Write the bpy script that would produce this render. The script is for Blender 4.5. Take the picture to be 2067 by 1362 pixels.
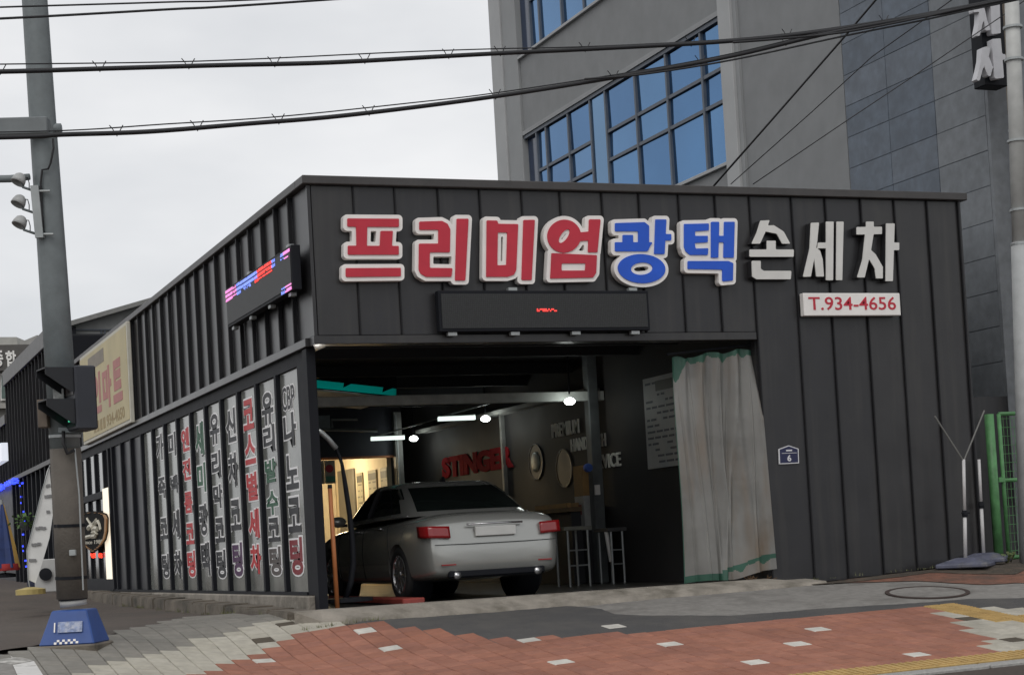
import bpy, bmesh, math, random
import numpy as np
from mathutils import Vector, Matrix
random.seed(7)
for o in list(bpy.data.objects): bpy.data.objects.remove(o)
SC = bpy.context.scene
COL = SC.collection

# ------------------------------------------------------------------ camera
CX, CY, CH = -5.0807, -17.6036, 1.0642
YAW, PITCH, ROLL, FPX, PPY, IW, IH = .388, .0365, -.057, 3553.84, 966.485, 2067., 1362.
_f = np.array([math.sin(YAW)*math.cos(PITCH), math.cos(YAW)*math.cos(PITCH), math.sin(PITCH)])
_r0 = np.array([math.cos(YAW), -math.sin(YAW), 0.]); _u0 = np.cross(_r0, _f)
_r = math.cos(ROLL)*_r0 + math.sin(ROLL)*_u0
_u = -math.sin(ROLL)*_r0 + math.cos(ROLL)*_u0
CAMP = np.array([CX, CY, CH])
cam_d = bpy.data.cameras.new('camera'); cam = bpy.data.objects.new('camera', cam_d); COL.objects.link(cam)
cam.matrix_world = Matrix(((_r[0], _u[0], -_f[0], CX), (_r[1], _u[1], -_f[1], CY), (_r[2], _u[2], -_f[2], CH), (0, 0, 0, 1)))
cam_d.sensor_fit = 'HORIZONTAL'; cam_d.sensor_width = 36.; cam_d.lens = 36.*FPX/IW
cam_d.shift_y = (PPY - IH/2)/IW
cam_d.clip_start = .1; cam_d.clip_end = 4000
SC.camera = cam
SC.view_settings.view_transform = 'Standard'; SC.view_settings.look = 'None'
SC.view_settings.exposure = 0.0; SC.view_settings.gamma = 1.0
SC.cycles.max_bounces = 8

# ------------------------------------------------------------------ overcast sky and weak sun
SUN_EL, SUN_AZ = math.radians(48), math.radians(215)
W = bpy.data.worlds.new('World'); SC.world = W; W.use_nodes = True
nt = W.node_tree; nt.nodes.clear()
def N(tree, t, **kw):
    n = tree.nodes.new(t)
    for k, v in kw.items(): setattr(n, k, v)
    return n
wo = N(nt, 'ShaderNodeOutputWorld'); bg = N(nt, 'ShaderNodeBackground')
sky = N(nt, 'ShaderNodeTexSky'); sky.sky_type = 'NISHITA'; sky.sun_disc = False
sky.sun_elevation = SUN_EL; sky.sun_rotation = SUN_AZ
tc = N(nt, 'ShaderNodeTexCoord'); mp = N(nt, 'ShaderNodeMapping'); mp.inputs['Scale'].default_value = (1.3, 1.3, 3.4)
mp.inputs['Location'].default_value = (.35, .1, .2)
ns = N(nt, 'ShaderNodeTexNoise'); ns.inputs['Scale'].default_value = 2.1; ns.inputs['Detail'].default_value = 5; ns.inputs['Roughness'].default_value = .5
rp = N(nt, 'ShaderNodeValToRGB')
rp.color_ramp.elements[0].position = .36; rp.color_ramp.elements[0].color = (6.9, 7.05, 7.3, 1)
rp.color_ramp.elements[1].position = .62; rp.color_ramp.elements[1].color = (9.3, 9.3, 9.35, 1)
mx = N(nt, 'ShaderNodeMix', data_type='RGBA'); mx.inputs[0].default_value = .93      # cloud cover over the clear sky
nt.links.new(tc.outputs['Generated'], mp.inputs['Vector']); nt.links.new(mp.outputs[0], ns.inputs['Vector'])
nt.links.new(ns.outputs['Fac'], rp.inputs[0]); nt.links.new(sky.outputs[0], mx.inputs[6]); nt.links.new(rp.outputs[0], mx.inputs[7])
nt.links.new(mx.outputs[2], bg.inputs[0]); bg.inputs[1].default_value = .1
nt.links.new(bg.outputs[0], wo.inputs[0])
sd = bpy.data.lights.new('sun', 'SUN'); sd.energy = 1.1; sd.angle = math.radians(40); sd.color = (1, .97, .93)
so = bpy.data.objects.new('sun', sd); COL.objects.link(so)
sv = Vector((math.sin(SUN_AZ)*math.cos(SUN_EL), math.cos(SUN_AZ)*math.cos(SUN_EL), math.sin(SUN_EL)))
so.rotation_euler = sv.to_track_quat('Z', 'Y').to_euler()

# ------------------------------------------------------------------ survey: points of the place read off its known planes
def _ray(x, y): return _f + (x-1033.5)/FPX*_r - (y-PPY)/FPX*_u
def onX(x, y, X): d = _ray(x, y); return CAMP + d*(X-CX)/d[0]
def onY(x, y, Y): d = _ray(x, y); return CAMP + d*(Y-CY)/d[1]
def atD(x, y, D): return CAMP + _ray(x, y)*D

# ------------------------------------------------------------------ materials
MATS = {}
def mat(name, col, rough=.6, metal=0., var=.12, scale=6., bump=0., bscale=60., spec=.5, emit=None, es=0., alpha=1., dirt=None, dscale=1.5, dmin=.5, dmax=.75, coat=0., trans=0., streak=None):
    if name in MATS: return MATS[name]
    m = bpy.data.materials.new(name); m.use_nodes = True; t = m.node_tree
    b = t.nodes['Principled BSDF']
    b.inputs['Roughness'].default_value = rough; b.inputs['Metallic'].default_value = metal
    b.inputs['Specular IOR Level'].default_value = spec; b.inputs['Alpha'].default_value = alpha
    b.inputs['Coat Weight'].default_value = coat; b.inputs['Coat Roughness'].default_value = .06
    b.inputs['Transmission Weight'].default_value = trans
    c = tuple(col)+(1,)
    b.inputs['Base Color'].default_value = c
    geo = N(t, 'ShaderNodeNewGeometry'); src = None
    if var > 0:
        n1 = N(t, 'ShaderNodeTexNoise'); n1.inputs['Scale'].default_value = scale; n1.inputs['Detail'].default_value = 6
        t.links.new(geo.outputs['Position'], n1.inputs['Vector'])
        r = N(t, 'ShaderNodeValToRGB'); e = r.color_ramp.elements
        e[0].position = .3; e[1].position = .7
        e[0].color = tuple(max(0, x*(1-var)) for x in col)+(1,); e[1].color = tuple(min(1, x*(1+var)) for x in col)+(1,)
        t.links.new(n1.outputs['Fac'], r.inputs[0]); src = r.outputs[0]
        rr = N(t, 'ShaderNodeMapRange'); rr.inputs[3].default_value = max(.02, rough*(1-var)); rr.inputs[4].default_value = min(1, rough*(1+var))
        t.links.new(n1.outputs['Fac'], rr.inputs[0]); t.links.new(rr.outputs[0], b.inputs['Roughness'])
    if dirt is not None:
        n2 = N(t, 'ShaderNodeTexNoise'); n2.inputs['Scale'].default_value = dscale; n2.inputs['Detail'].default_value = 8; n2.inputs['Roughness'].default_value = .65
        t.links.new(geo.outputs['Position'], n2.inputs['Vector'])
        mr = N(t, 'ShaderNodeMapRange'); mr.inputs[1].default_value = dmin; mr.inputs[2].default_value = dmax
        t.links.new(n2.outputs['Fac'], mr.inputs[0])
        mm = N(t, 'ShaderNodeMix', data_type='RGBA'); t.links.new(mr.outputs[0], mm.inputs[0])
        if src: t.links.new(src, mm.inputs[6])
        else: mm.inputs[6].default_value = c
        mm.inputs[7].default_value = tuple(dirt)+(1,); src = mm.outputs[2]
    if streak is not None:
        mp_ = N(t, 'ShaderNodeMapping'); mp_.inputs['Scale'].default_value = (9, 9, .55); t.links.new(geo.outputs['Position'], mp_.inputs['Vector'])
        n4 = N(t, 'ShaderNodeTexNoise'); n4.inputs['Scale'].default_value = 1.; n4.inputs['Detail'].default_value = 5; t.links.new(mp_.outputs[0], n4.inputs['Vector'])
        m4 = N(t, 'ShaderNodeMapRange'); m4.inputs[1].default_value = .5; m4.inputs[2].default_value = .8; m4.inputs[4].default_value = .75; t.links.new(n4.outputs['Fac'], m4.inputs[0])
        x4 = N(t, 'ShaderNodeMix', data_type='RGBA'); t.links.new(m4.outputs[0], x4.inputs[0]); t.links.new(src, x4.inputs[6]); x4.inputs[7].default_value = tuple(streak)+(1,); src = x4.outputs[2]
    if src: t.links.new(src, b.inputs['Base Color'])
    if bump > 0:
        n3 = N(t, 'ShaderNodeTexNoise'); n3.inputs['Scale'].default_value = bscale; n3.inputs['Detail'].default_value = 5
        t.links.new(geo.outputs['Position'], n3.inputs['Vector'])
        bp = N(t, 'ShaderNodeBump'); bp.inputs['Strength'].default_value = bump; bp.inputs['Distance'].default_value = .02
        t.links.new(n3.outputs['Fac'], bp.inputs['Height']); t.links.new(bp.outputs[0], b.inputs['Normal'])
    if emit:
        b.inputs['Emission Color'].default_value = tuple(emit)+(1,); b.inputs['Emission Strength'].default_value = es
    MATS[name] = m; return m
def translucent(name, col, w=.6, rough=.4, var=.15, scale=3., clear=0.):
    m = mat(name, col, rough, var=var, scale=scale, bump=.4, bscale=9); t = m.node_tree
    if any(n.type == 'BSDF_TRANSLUCENT' for n in t.nodes): return m
    b = t.nodes['Principled BSDF']; tr = N(t, 'ShaderNodeBsdfTranslucent'); mxs = N(t, 'ShaderNodeMixShader'); mxs.inputs[0].default_value = w
    tr.inputs[0].default_value = tuple(col)+(1,); o = t.nodes['Material Output']
    t.links.new(b.outputs[0], mxs.inputs[1]); t.links.new(tr.outputs[0], mxs.inputs[2])
    tp_ = N(t, 'ShaderNodeBsdfTransparent'); m2 = N(t, 'ShaderNodeMixShader'); m2.inputs[0].default_value = clear
    t.links.new(mxs.outputs[0], m2.inputs[1]); t.links.new(tp_.outputs[0], m2.inputs[2]); t.links.new(m2.outputs[0], o.inputs[0])
    return m

m_clad = mat('dark_metal_cladding', (.021, .021, .0235), .34, var=.14, scale=2.2, bump=.22, bscale=1.7, streak=(.042, .040, .038), dirt=(.033, .032, .031), dscale=.9, dmin=.50, dmax=.85)
m_clad2 = mat('dark_metal_cladding_b', (.0245, .024, .0255), .31, var=.14, scale=2.2, bump=.25, bscale=1.9, streak=(.046, .044, .041), dirt=(.036, .035, .034), dscale=.8, dmin=.50, dmax=.85)
m_rib = mat('cladding_rib', (.016, .016, .018), .6, var=.1, spec=.2)
m_cap = mat('coping_metal', (.050, .046, .045), .45, var=.15)
m_black = mat('black_metal', (.0085, .0095, .013), .6, var=.1, spec=.2)
m_dark = mat('dark_interior', (.030, .031, .036), .75, var=.25, scale=1.5)
m_darkwall = mat('dark_interior_wall', (.030, .028, .028), .7, var=.25, scale=1.2, dirt=(.042, .038, .034), dscale=.8)
m_ceil = mat('dark_ceiling', (.020, .021, .024), .8, var=.2)
m_slab = mat('shop_floor', (.06, .058, .055), .35, var=.3, scale=2.5)
m_concrete = mat('concrete', (.26, .235, .20), .85, var=.2, scale=5, bump=.5, bscale=30, dirt=(.09, .08, .06), dscale=2.6, dmin=.45, dmax=.72)
m_concrete_d = mat('stained_concrete', (.17, .145, .115), .9, var=.3, scale=6, bump=.7, bscale=22, dirt=(.05, .045, .035), dscale=3, dmin=.42, dmax=.68)
m_asph_brown = mat('brown_asphalt', (.098, .078, .064), .95, var=.2, scale=40, bump=.7, bscale=120, dirt=(.065, .055, .047), dscale=1.1, dmin=.4, dmax=.75)
m_asph = mat('asphalt', (.062, .062, .064), .9, var=.25, scale=60, bump=.6, bscale=150, dirt=(.095, .09, .085), dscale=1.4, dmin=.45, dmax=.8)
m_patch = mat('dark_asphalt_patch', (.068, .066, .066), .9, var=.22, scale=45, bump=.6, bscale=140, dirt=(.105, .098, .09), dscale=1.8, dmin=.45, dmax=.75)
m_grey_c = mat('grey_concrete_pavement', (.215, .205, .19), .9, var=.16, scale=14, bump=.4, bscale=90, dirt=(.13, .122, .112), dscale=2.2, dmin=.48, dmax=.72)
m_bed = mat('paver_bed_sand', (.055, .042, .034), .95, var=.3, scale=30)
m_glass_d = mat('dark_glass', (.02, .022, .025), .10, var=.05, spec=.9, coat=.2)
m_glass_strip = mat('dusty_glass_sky_sheen', (.165, .17, .157), .14, var=.28, scale=1.6, spec=.9, dirt=(.32, .325, .30), dscale=1.3, dmin=.40, dmax=.80)  # dust film, with the grazing sky reflection also painted into the pale colour
m_white = mat('white_paint', (.74, .73, .70), .5, var=.05)
m_offwhite = mat('sign_white', (.82, .79, .76), .45, var=.05, scale=4)
m_red = mat('sign_red', (.50, .022, .045), .5, var=.08, scale=4)
m_blue = mat('sign_blue', (.008, .09, .58), .45, var=.08, scale=4)
m_steel = mat('galvanised_pole', (.155, .175, .18), .55, metal=.0, var=.12, scale=9, bump=.1, bscale=40)
m_steel_l = mat('light_galvanised', (.34, .36, .36), .45, metal=.4, var=.1)
m_wire = mat('cable_black', (.012, .012, .014), .6, var=.1)
m_orange = mat('orange_paint', (.40, .14, .045), .5, var=.15)
m_silver = mat('silver_car_paint', (.35, .355, .335), .25, metal=.5, var=.03, scale=2, coat=.7)
m_tyre = mat('tyre_rubber', (.016, .016, .017), .8, var=.15)
m_alloy = mat('alloy_wheel', (.55, .55, .56), .25, metal=.9, var=.05)
m_carglass = mat('car_glass', (.010, .014, .013), .05, var=0, spec=.9, coat=.5)
m_tail = mat('tail_light', (.24, .008, .01), .15, var=.05, coat=.6)
m_green = mat('green_fence_paint', (.10, .27, .105), .5, var=.25, scale=10)
m_greentape = translucent('green_tape_sheet', (.06, .16, .115), .45)
m_plastic = translucent('milky_plastic_sheet', (.41, .405, .385), .45, .22, var=.18, scale=2.2, clear=.20)
m_plastic_o = mat('rusty_stain_sheet', (.40, .27, .18), .5, var=.15)

# ------------------------------------------------------------------ object helpers
ROOT = {}
def _set(o, **kw):
    for k, v in kw.items():
        if v is not None: o[k] = v
def tag(o, label=None, cat=None, group=None, kind=None):
    _set(o, label=label, category=cat, group=group, kind=kind); return o
def thing(name, label, cat, loc=(0, 0, 0), group=None, rotz=0.):
    o = bpy.data.objects.new(name, None); COL.objects.link(o); o.empty_display_size = .2
    o.location = loc; o.rotation_euler = (0, 0, rotz)
    ROOT[o.name] = Matrix.Translation(Vector(loc)) @ Matrix.Rotation(rotz, 4, 'Z')
    return tag(o, label, cat, group)
def link_mesh(name, me, m, parent=None, smooth=False):
    o = bpy.data.objects.new(name, me); COL.objects.link(o)
    if m is not None and len(me.materials) == 0: me.materials.append(m)
    if parent is not None:
        o.parent = parent; ROOT[o.name] = ROOT.get(parent.name, Matrix())
    if smooth: me.polygons.foreach_set('use_smooth', [True]*len(me.polygons))
    return o
class MB:
    def __init__(s): s.v = []; s.f = []
    def quadface(s, pts): i = len(s.v); s.v += [tuple(p) for p in pts]; s.f.append(tuple(range(i, i+len(pts)))); return s
    def box(s, x0, x1, y0, y1, z0, z1):
        if x0 > x1: x0, x1 = x1, x0
        if y0 > y1: y0, y1 = y1, y0
        if z0 > z1: z0, z1 = z1, z0
        i = len(s.v)
        s.v += [(x0,y0,z0),(x1,y0,z0),(x1,y1,z0),(x0,y1,z0),(x0,y0,z1),(x1,y0,z1),(x1,y1,z1),(x0,y1,z1)]
        s.f += [(i+3,i+2,i+1,i),(i+4,i+5,i+6,i+7),(i,i+1,i+5,i+4),(i+1,i+2,i+6,i+5),(i+2,i+3,i+7,i+6),(i+3,i,i+4,i+7)]
        return s
    def obox(s, c, ax, ay, az):
        c, ax, ay, az = (np.array(q, float) for q in (c, ax, ay, az)); i = len(s.v)
        for sz in (-1, 1):
            for sx, sy in ((-1,-1),(1,-1),(1,1),(-1,1)): s.v.append(tuple(c+sx*ax+sy*ay+sz*az))
        s.f += [(i+3,i+2,i+1,i),(i+4,i+5,i+6,i+7),(i,i+1,i+5,i+4),(i+1,i+2,i+6,i+5),(i+2,i+3,i+7,i+6),(i+3,i,i+4,i+7)]
        return s
    def bar(s, a, b, w, h=None):
        a, b = np.array(a, float), np.array(b, float); d = b-a; L = np.linalg.norm(d); d /= L
        up = np.array([0, 0, 1.]) if abs(d[2]) < .95 else np.array([0, 1., 0])
        x = np.cross(d, up); x /= np.linalg.norm(x); y = np.cross(x, d)
        return s.obox((a+b)/2, x*w/2, d*L/2, y*(h or w)/2)
    def tube(s, pts, r, n=8, caps=True):
        pts = [np.array(p, float) for p in pts]; rs = r if hasattr(r, '__len__') else [r]*len(pts)
        i0 = len(s.v); px = None
        for k, p in enumerate(pts):
            d = pts[min(k+1, len(pts)-1)]-pts[max(k-1, 0)]; d = d/np.linalg.norm(d)
            if px is None:
                up = np.array([0, 0, 1.]) if abs(d[2]) < .9 else np.array([1., 0, 0])
                px = np.cross(d, up)
            px = px-d*(px@d); px /= np.linalg.norm(px); py = np.cross(d, px)
            for a in range(n):
                t = 2*math.pi*a/n; s.v.append(tuple(p+rs[k]*(math.cos(t)*px+math.sin(t)*py)))
        for k in range(len(pts)-1):
            for a in range(n):
                b = (a+1) % n; s.f.append((i0+k*n+a, i0+k*n+b, i0+(k+1)*n+b, i0+(k+1)*n+a))
        if caps:
            s.f.append(tuple(i0+a for a in range(n))[::-1]); e = i0+(len(pts)-1)*n; s.f.append(tuple(e+a for a in range(n)))
        return s
    def lathe(s, c, axis, prof, n=24):
        c = np.array(c, float); ax = np.array(axis, float); ax /= np.linalg.norm(ax)
        up = np.array([0, 0, 1.]) if abs(ax[2]) < .9 else np.array([1., 0, 0])
        e1 = np.cross(ax, up); e1 /= np.linalg.norm(e1); e2 = np.cross(ax, e1); i0 = len(s.v)
        for (r, h) in prof:
            for a in range(n):
                t = 2*math.pi*a/n; s.v.append(tuple(c+ax*h+max(r, 1e-4)*(math.cos(t)*e1+math.sin(t)*e2)))
        for k in range(len(prof)-1):
            for a in range(n):
                b = (a+1) % n; s.f.append((i0+k*n+a, i0+k*n+b, i0+(k+1)*n+b, i0+(k+1)*n+a))
        return s
    def prism(s, pts, nvec):
        """closed outline (world points) pushed along nvec"""
        p = [np.array(q, float) for q in pts]; nvec = np.array(nvec, float); i = len(s.v); k = len(p)
        s.v += [tuple(q) for q in p]+[tuple(q+nvec) for q in p]
        s.f.append(tuple(range(i, i+k))[::-1]); s.f.append(tuple(range(i+k, i+2*k)))
        for a in range(k): b = (a+1) % k; s.f.append((i+a, i+b, i+k+b, i+k+a))
        return s
    def mesh(s, name, inv=None, fix=True):
        me = bpy.data.meshes.new(name)
        v = [tuple(inv @ Vector(q)) for q in s.v] if inv is not None else s.v
        me.from_pydata(v, [], s.f); me.validate()
        if fix:
            bm = bmesh.new(); bm.from_mesh(me); bmesh.ops.recalc_face_normals(bm, faces=bm.faces); bm.to_mesh(me); bm.free()
        return me
    def build(s, name, m, parent=None, smooth=False, bevel=0., seg=1, fix=True, local=False):
        inv = None
        if parent is not None and not local: inv = ROOT.get(parent.name, Matrix()).inverted()
        me = s.mesh(name, inv, fix)
        if bevel > 0:
            bm = bmesh.new(); bm.from_mesh(me)
            bmesh.ops.bevel(bm, geom=[e for e in bm.edges if len(e.link_faces) == 2 and e.calc_face_angle(0) > .5], offset=bevel, segments=seg, affect='EDGES', clamp_overlap=True)
            bm.to_mesh(me); bm.free()
        return link_mesh(name, me, m, parent, smooth)
def bx(name, m, parent, *a, bevel=0.): return MB().box(*a).build(name, m, parent, bevel=bevel)

# --- text turned into solid letters lying on a plane
def _textdata(s, bold):
    c = bpy.data.curves.new('t', 'FONT'); c.body = s; c.extrude = .5; c.offset = bold; c.resolution_u = 3
    o = bpy.data.objects.new('t', c); COL.objects.link(o)
    dg = bpy.context.evaluated_depsgraph_get(); me = bpy.data.meshes.new_from_object(o.evaluated_get(dg))
    v = np.array([tuple(q.co) for q in me.vertices]); f = [tuple(p.vertices) for p in me.polygons]
    bpy.data.objects.remove(o); bpy.data.curves.remove(c); bpy.data.meshes.remove(me)
    return v, f
TC = {}
def letters(mb, s, o, U, V, Nn, bold=.0, ref=None):
    """text s: its box (box of ref bold) is stretched from o by vectors U (width) and V (height), thickness Nn"""
    key = (s, bold)
    if key not in TC: TC[key] = _textdata(s, bold)
    v, f = TC[key]
    k2 = (s, ref if ref is not None else bold)
    if k2 not in TC: TC[k2] = _textdata(s, k2[1])
    w = TC[k2][0]; lo, hi = w.min(0), w.max(0)
    o, U, V, Nn = (np.array(q, float) for q in (o, U, V, Nn)); i = len(mb.v)
    for q in v:
        a = (q[0]-lo[0])/(hi[0]-lo[0]); b = (q[1]-lo[1])/(hi[1]-lo[1])
        mb.v.append(tuple(o+U*a+V*b+Nn*(q[2]+.5)))
    mb.f += [tuple(i+j for j in p) for p in f]
    return mb

# --- 2D signed-distance shapes cut into clean plates (letters, emblems, pavement sheets)
def sd_poly(P, x, y):
    P = np.array(P, float); d = np.full(x.shape, 1e9); s = np.ones(x.shape); n = len(P)
    for i in range(n):
        ax, ay = P[i]; bx_, by_ = P[i-1]; ex, ey = bx_-ax, by_-ay; wx, wy = x-ax, y-ay
        t = np.clip((wx*ex+wy*ey)/(ex*ex+ey*ey+1e-12), 0, 1); d = np.minimum(d, (wx-ex*t)**2+(wy-ey*t)**2)
        c1, c2, c3 = y >= ay, y < by_, ex*wy > ey*wx
        s = np.where((c1 & c2 & c3) | (~c1 & ~c2 & ~c3), -s, s)
    return s*np.sqrt(d)
def sd_ell(cx, cy, rx, ry, ang, x, y):
    c, s = math.cos(ang), math.sin(ang); u = (x-cx)*c+(y-cy)*s; v = -(x-cx)*s+(y-cy)*c
    k = np.sqrt((u/rx)**2+(v/ry)**2); g = np.sqrt((u/rx**2)**2+(v/ry**2)**2)+1e-9
    return np.where(k < 1e-6, -min(rx, ry), k*(k-1)/g)
def shape_sdf(prims, x, y):
    d = np.full(x.shape, 1e9)
    for p in prims:
        if p[0] == 'p': q = sd_poly(p[1], x, y)
        elif p[0] == 'h': q = np.maximum(sd_poly(p[1], x, y), -sd_poly(p[2], x, y))
        else: q = np.maximum(sd_ell(*p[1], x, y), -sd_ell(*p[2], x, y))
        d = np.minimum(d, q)
    return d
def march(d, xs, ys, merge=True):
    """cells of the grid where d<0, clipped; returns verts2d, faces, boundary edges"""
    V = {}; vl = []; F = []; B = []
    def key(kx, ky, kind): return (kx, ky, kind)
    def vert(k, x, y):
        if k not in V: V[k] = len(vl); vl.append((x, y))
        return V[k]
    ny, nx = d.shape
    ins = d < 0
    for j in range(ny-1):
        i = 0
        while i < nx-1:
            c = [(i, j), (i+1, j), (i+1, j+1), (i, j+1)]; inn = [ins[b, a] for a, b in c]
            if not any(inn): i += 1; continue
            if all(inn):
                e = i+1
                if merge:
                    while e < nx-1 and ins[j, e+1] and ins[j+1, e+1]: e += 1
                F.append([vert((i, j, 0), xs[i], ys[j]), vert((e, j, 0), xs[e], ys[j]), vert((e, j+1, 0), xs[e], ys[j+1]), vert((i, j+1, 0), xs[i], ys[j+1])])
                i = e; continue
            poly = []; cross = []
            for k in range(4):
                a, b = c[k], c[(k+1) % 4]; da, db = d[a[1], a[0]], d[b[1], b[0]]
                if da < 0: poly.append(vert((a[0], a[1], 0), xs[a[0]], ys[a[1]]))
                if (da < 0) != (db < 0):
                    t = da/(da-db); kk = (min(a[0], b[0]), min(a[1], b[1]), 1 if a[1] == b[1] else 2)
                    q = vert(kk, xs[a[0]]+t*(xs[b[0]]-xs[a[0]]), ys[a[1]]+t*(ys[b[1]]-ys[a[1]])); poly.append(q); cross.append((q, da < 0))
            if len(poly) > 2: F.append(poly)
            outs = [q for q, o in cross if o]; inns = [q for q, o in cross if not o]
            if len(outs) == 1 and len(inns) == 1: B.append((outs[0], inns[0]))
            elif len(outs) == 2:
                B += [(outs[0], inns[0] if cross[0][1] else inns[1]), (outs[1], inns[1] if cross[0][1] else inns[0])]
            i += 1
    return vl, F, B
def plate(mb, prims, off, to3, front, back, cell):
    """prims in 2D, grown by off; to3(x, y, h) gives the point at height h; open at the back"""
    xs_, ys_ = [], []
    for p in prims:
        if p[0] in 'ph': xs_ += [q[0] for q in p[1]]; ys_ += [q[1] for q in p[1]]
        else: r = max(p[1][2:4]); xs_ += [p[1][0]-r, p[1][0]+r]; ys_ += [p[1][1]-r, p[1][1]+r]
    m = abs(off)+2*cell
    xs = np.arange(min(xs_)-m, max(xs_)+m+cell, cell); ys = np.arange(min(ys_)-m, max(ys_)+m+cell, cell)
    gx, gy = np.meshgrid(xs, ys); d = shape_sdf(prims, gx, gy)-off
    d = np.where(np.abs(d) < 1e-6, 1e-6, d)
    vl, F, B = march(d, xs, ys); i = len(mb.v)
    mb.v += [tuple(to3(x, y, front)) for x, y in vl]; mb.f += [tuple(i+k for k in f) for f in F]
    j = len(mb.v); bi = {}
    for a, b in B:
        for q in (a, b):
            if q not in bi: bi[q] = j+len(bi); mb.v.append(tuple(to3(*vl[q], back)))
        mb.f.append((i+a, i+b, bi[b], bi[a]))
    return mb

# ------------------------------------------------------------------ terrain (smooth surface through surveyed heights)
_far = atD(60, 1197, 30)
TP = np.array([(.145,-.45,.351),(1.657,-.45,.349),(3.389,-.45,.36),(5.8,-.05,.425),(8.0,-.05,.485),(.13,-1.73,.11),(1.2,-2.23,.125),(1.05,-3.4,-.015),
  (3.84,-4.7,-.10),(-1.0,-1.39,.09),(-2.70,-.71,.33),(-3.25,-1.56,.25),(-.3,3.62,.40),(-.3,8.5,.42),(-.35,13,.48),tuple(_far),(9.6,-.1,.52),
  (5.8,-1.77,.255),(8.8,-2.4,.26),(-4.5,-5,-.16),(3,-7,-.34),(9,-6.5,-.24),(-.5,-5.5,-.26),(-8,0,.25),(-8,10,.4),(13,0,.55),(-6,28,.8),(1,30,.9),(5,8,.5)])
def _k(r2): return np.where(r2 > 1e-12, r2*np.log(np.maximum(r2, 1e-12)), 0)
def _tps():
    n = len(TP); K = _k(((TP[:, None, :2]-TP[None, :, :2])**2).sum(2))+np.eye(n)*.15
    Pm = np.hstack([np.ones((n, 1)), TP[:, :2]]); A = np.zeros((n+3, n+3)); A[:n, :n] = K; A[:n, n:] = Pm; A[n:, :n] = Pm.T
    return np.linalg.solve(A, np.concatenate([TP[:, 2], np.zeros(3)]))
_w = _tps()
def gz(X, Y):
    X = np.clip(np.asarray(X, float), -9, 14); Y = np.clip(np.asarray(Y, float), -6.2, 34); sh = X.shape; X, Y = X.ravel(), Y.ravel()
    K = _k((X[:, None]-TP[None, :, 0])**2+(Y[:, None]-TP[None, :, 1])**2)
    return (K@_w[:-3]+_w[-3]+_w[-2]*X+_w[-1]*Y).reshape(sh)
def G(px, py):
    d = _ray(px, py); ts = np.linspace(9, 42, 1600); P = CAMP+d*ts[:, None]; v = P[:, 2]-gz(P[:, 0], P[:, 1]); i = max(1, int(np.argmax(v < 0)))
    if v[i] >= 0: i = len(ts)-1
    t = ts[i-1]+(ts[i]-ts[i-1])*v[i-1]/(v[i-1]-v[i]+1e-12); return CAMP+d*t
def gpoly(pts): return [tuple(G(*p)[:2]) for p in pts]
def sheet(name, poly, m, dz, cell=.12, kind='structure'):
    mb = MB(); P = np.array(poly); xs = np.arange(P[:, 0].min()-cell*2, P[:, 0].max()+2*cell, cell); ys = np.arange(P[:, 1].min()-2*cell, P[:, 1].max()+2*cell, cell)
    gx, gy = np.meshgrid(xs, ys); d = sd_poly(poly, gx, gy)
    rs = np.random.RandomState(3); d = d+rs.uniform(-.25, .25, d.shape)*cell
    vl, F, B = march(d, xs, ys, merge=False); va = np.array(vl); z = gz(va[:, 0], va[:, 1])+dz
    mb.v = [(a, b, c) for (a, b), c in zip(vl, z)]; mb.f = [tuple(f) for f in F]
    o = mb.build(name, m, smooth=True, fix=False); o['kind'] = kind; return o
# ------------------------------------------------------------------ ground, road, pavements
def grid_sheet(name, xs, ys, zfun, m):
    mb = MB(); gx, gy = np.meshgrid(xs, ys); z = zfun(gx, gy); nx = len(xs)
    mb.v = [(float(a), float(b), float(c)) for a, b, c in zip(gx.ravel(), gy.ravel(), z.ravel())]
    mb.f = [(j*nx+i, j*nx+i+1, (j+1)*nx+i+1, (j+1)*nx+i) for j in range(len(ys)-1) for i in range(nx-1)]
    o = mb.build(name, m, smooth=True, fix=False); o['kind'] = 'structure'; return o
def _gbase(x, y):
    z = gz(x, y)-.03
    return np.where((x > .55) & (x < 7.7) & (y > .9) & (y < 18.6), np.minimum(z, .2), z)
gxs = np.array([-900,-200,-60,-25,-14]+list(np.arange(-9, 14.01, .5))+[20,35,70,200,900])
grid_sheet('ground', gxs, np.array([-5.5]+list(np.arange(-5.0, 34.01, .5))+[45,70,150,400,1500]), _gbase, m_asph_brown)
def _roadz(x, y): return gz(x, np.full_like(x, -5.6))-.13+0*y
grid_sheet('road', gxs, np.array([-900,-200,-60,-30,-18,-12,-9,-7.5,-6.6,-5.58]), _roadz, m_asph)
# kerb stones along the road edge
kerb = MB()
for k in range(-8, 14):
    za = float(gz(k+.5, -5.47)); kerb.obox((k+.5, -5.475, za-.095), (.494, 0, .5*float(gz(k+1, -5.47)-gz(k, -5.47))), (0, .10, 0), (0, 0, .12))
k_o = kerb.build('kerb', mat('kerb_granite', (.30, .295, .28), .85, var=.2, scale=30, bump=.3, bscale=80), bevel=.012); k_o['kind'] = 'structure'

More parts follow.
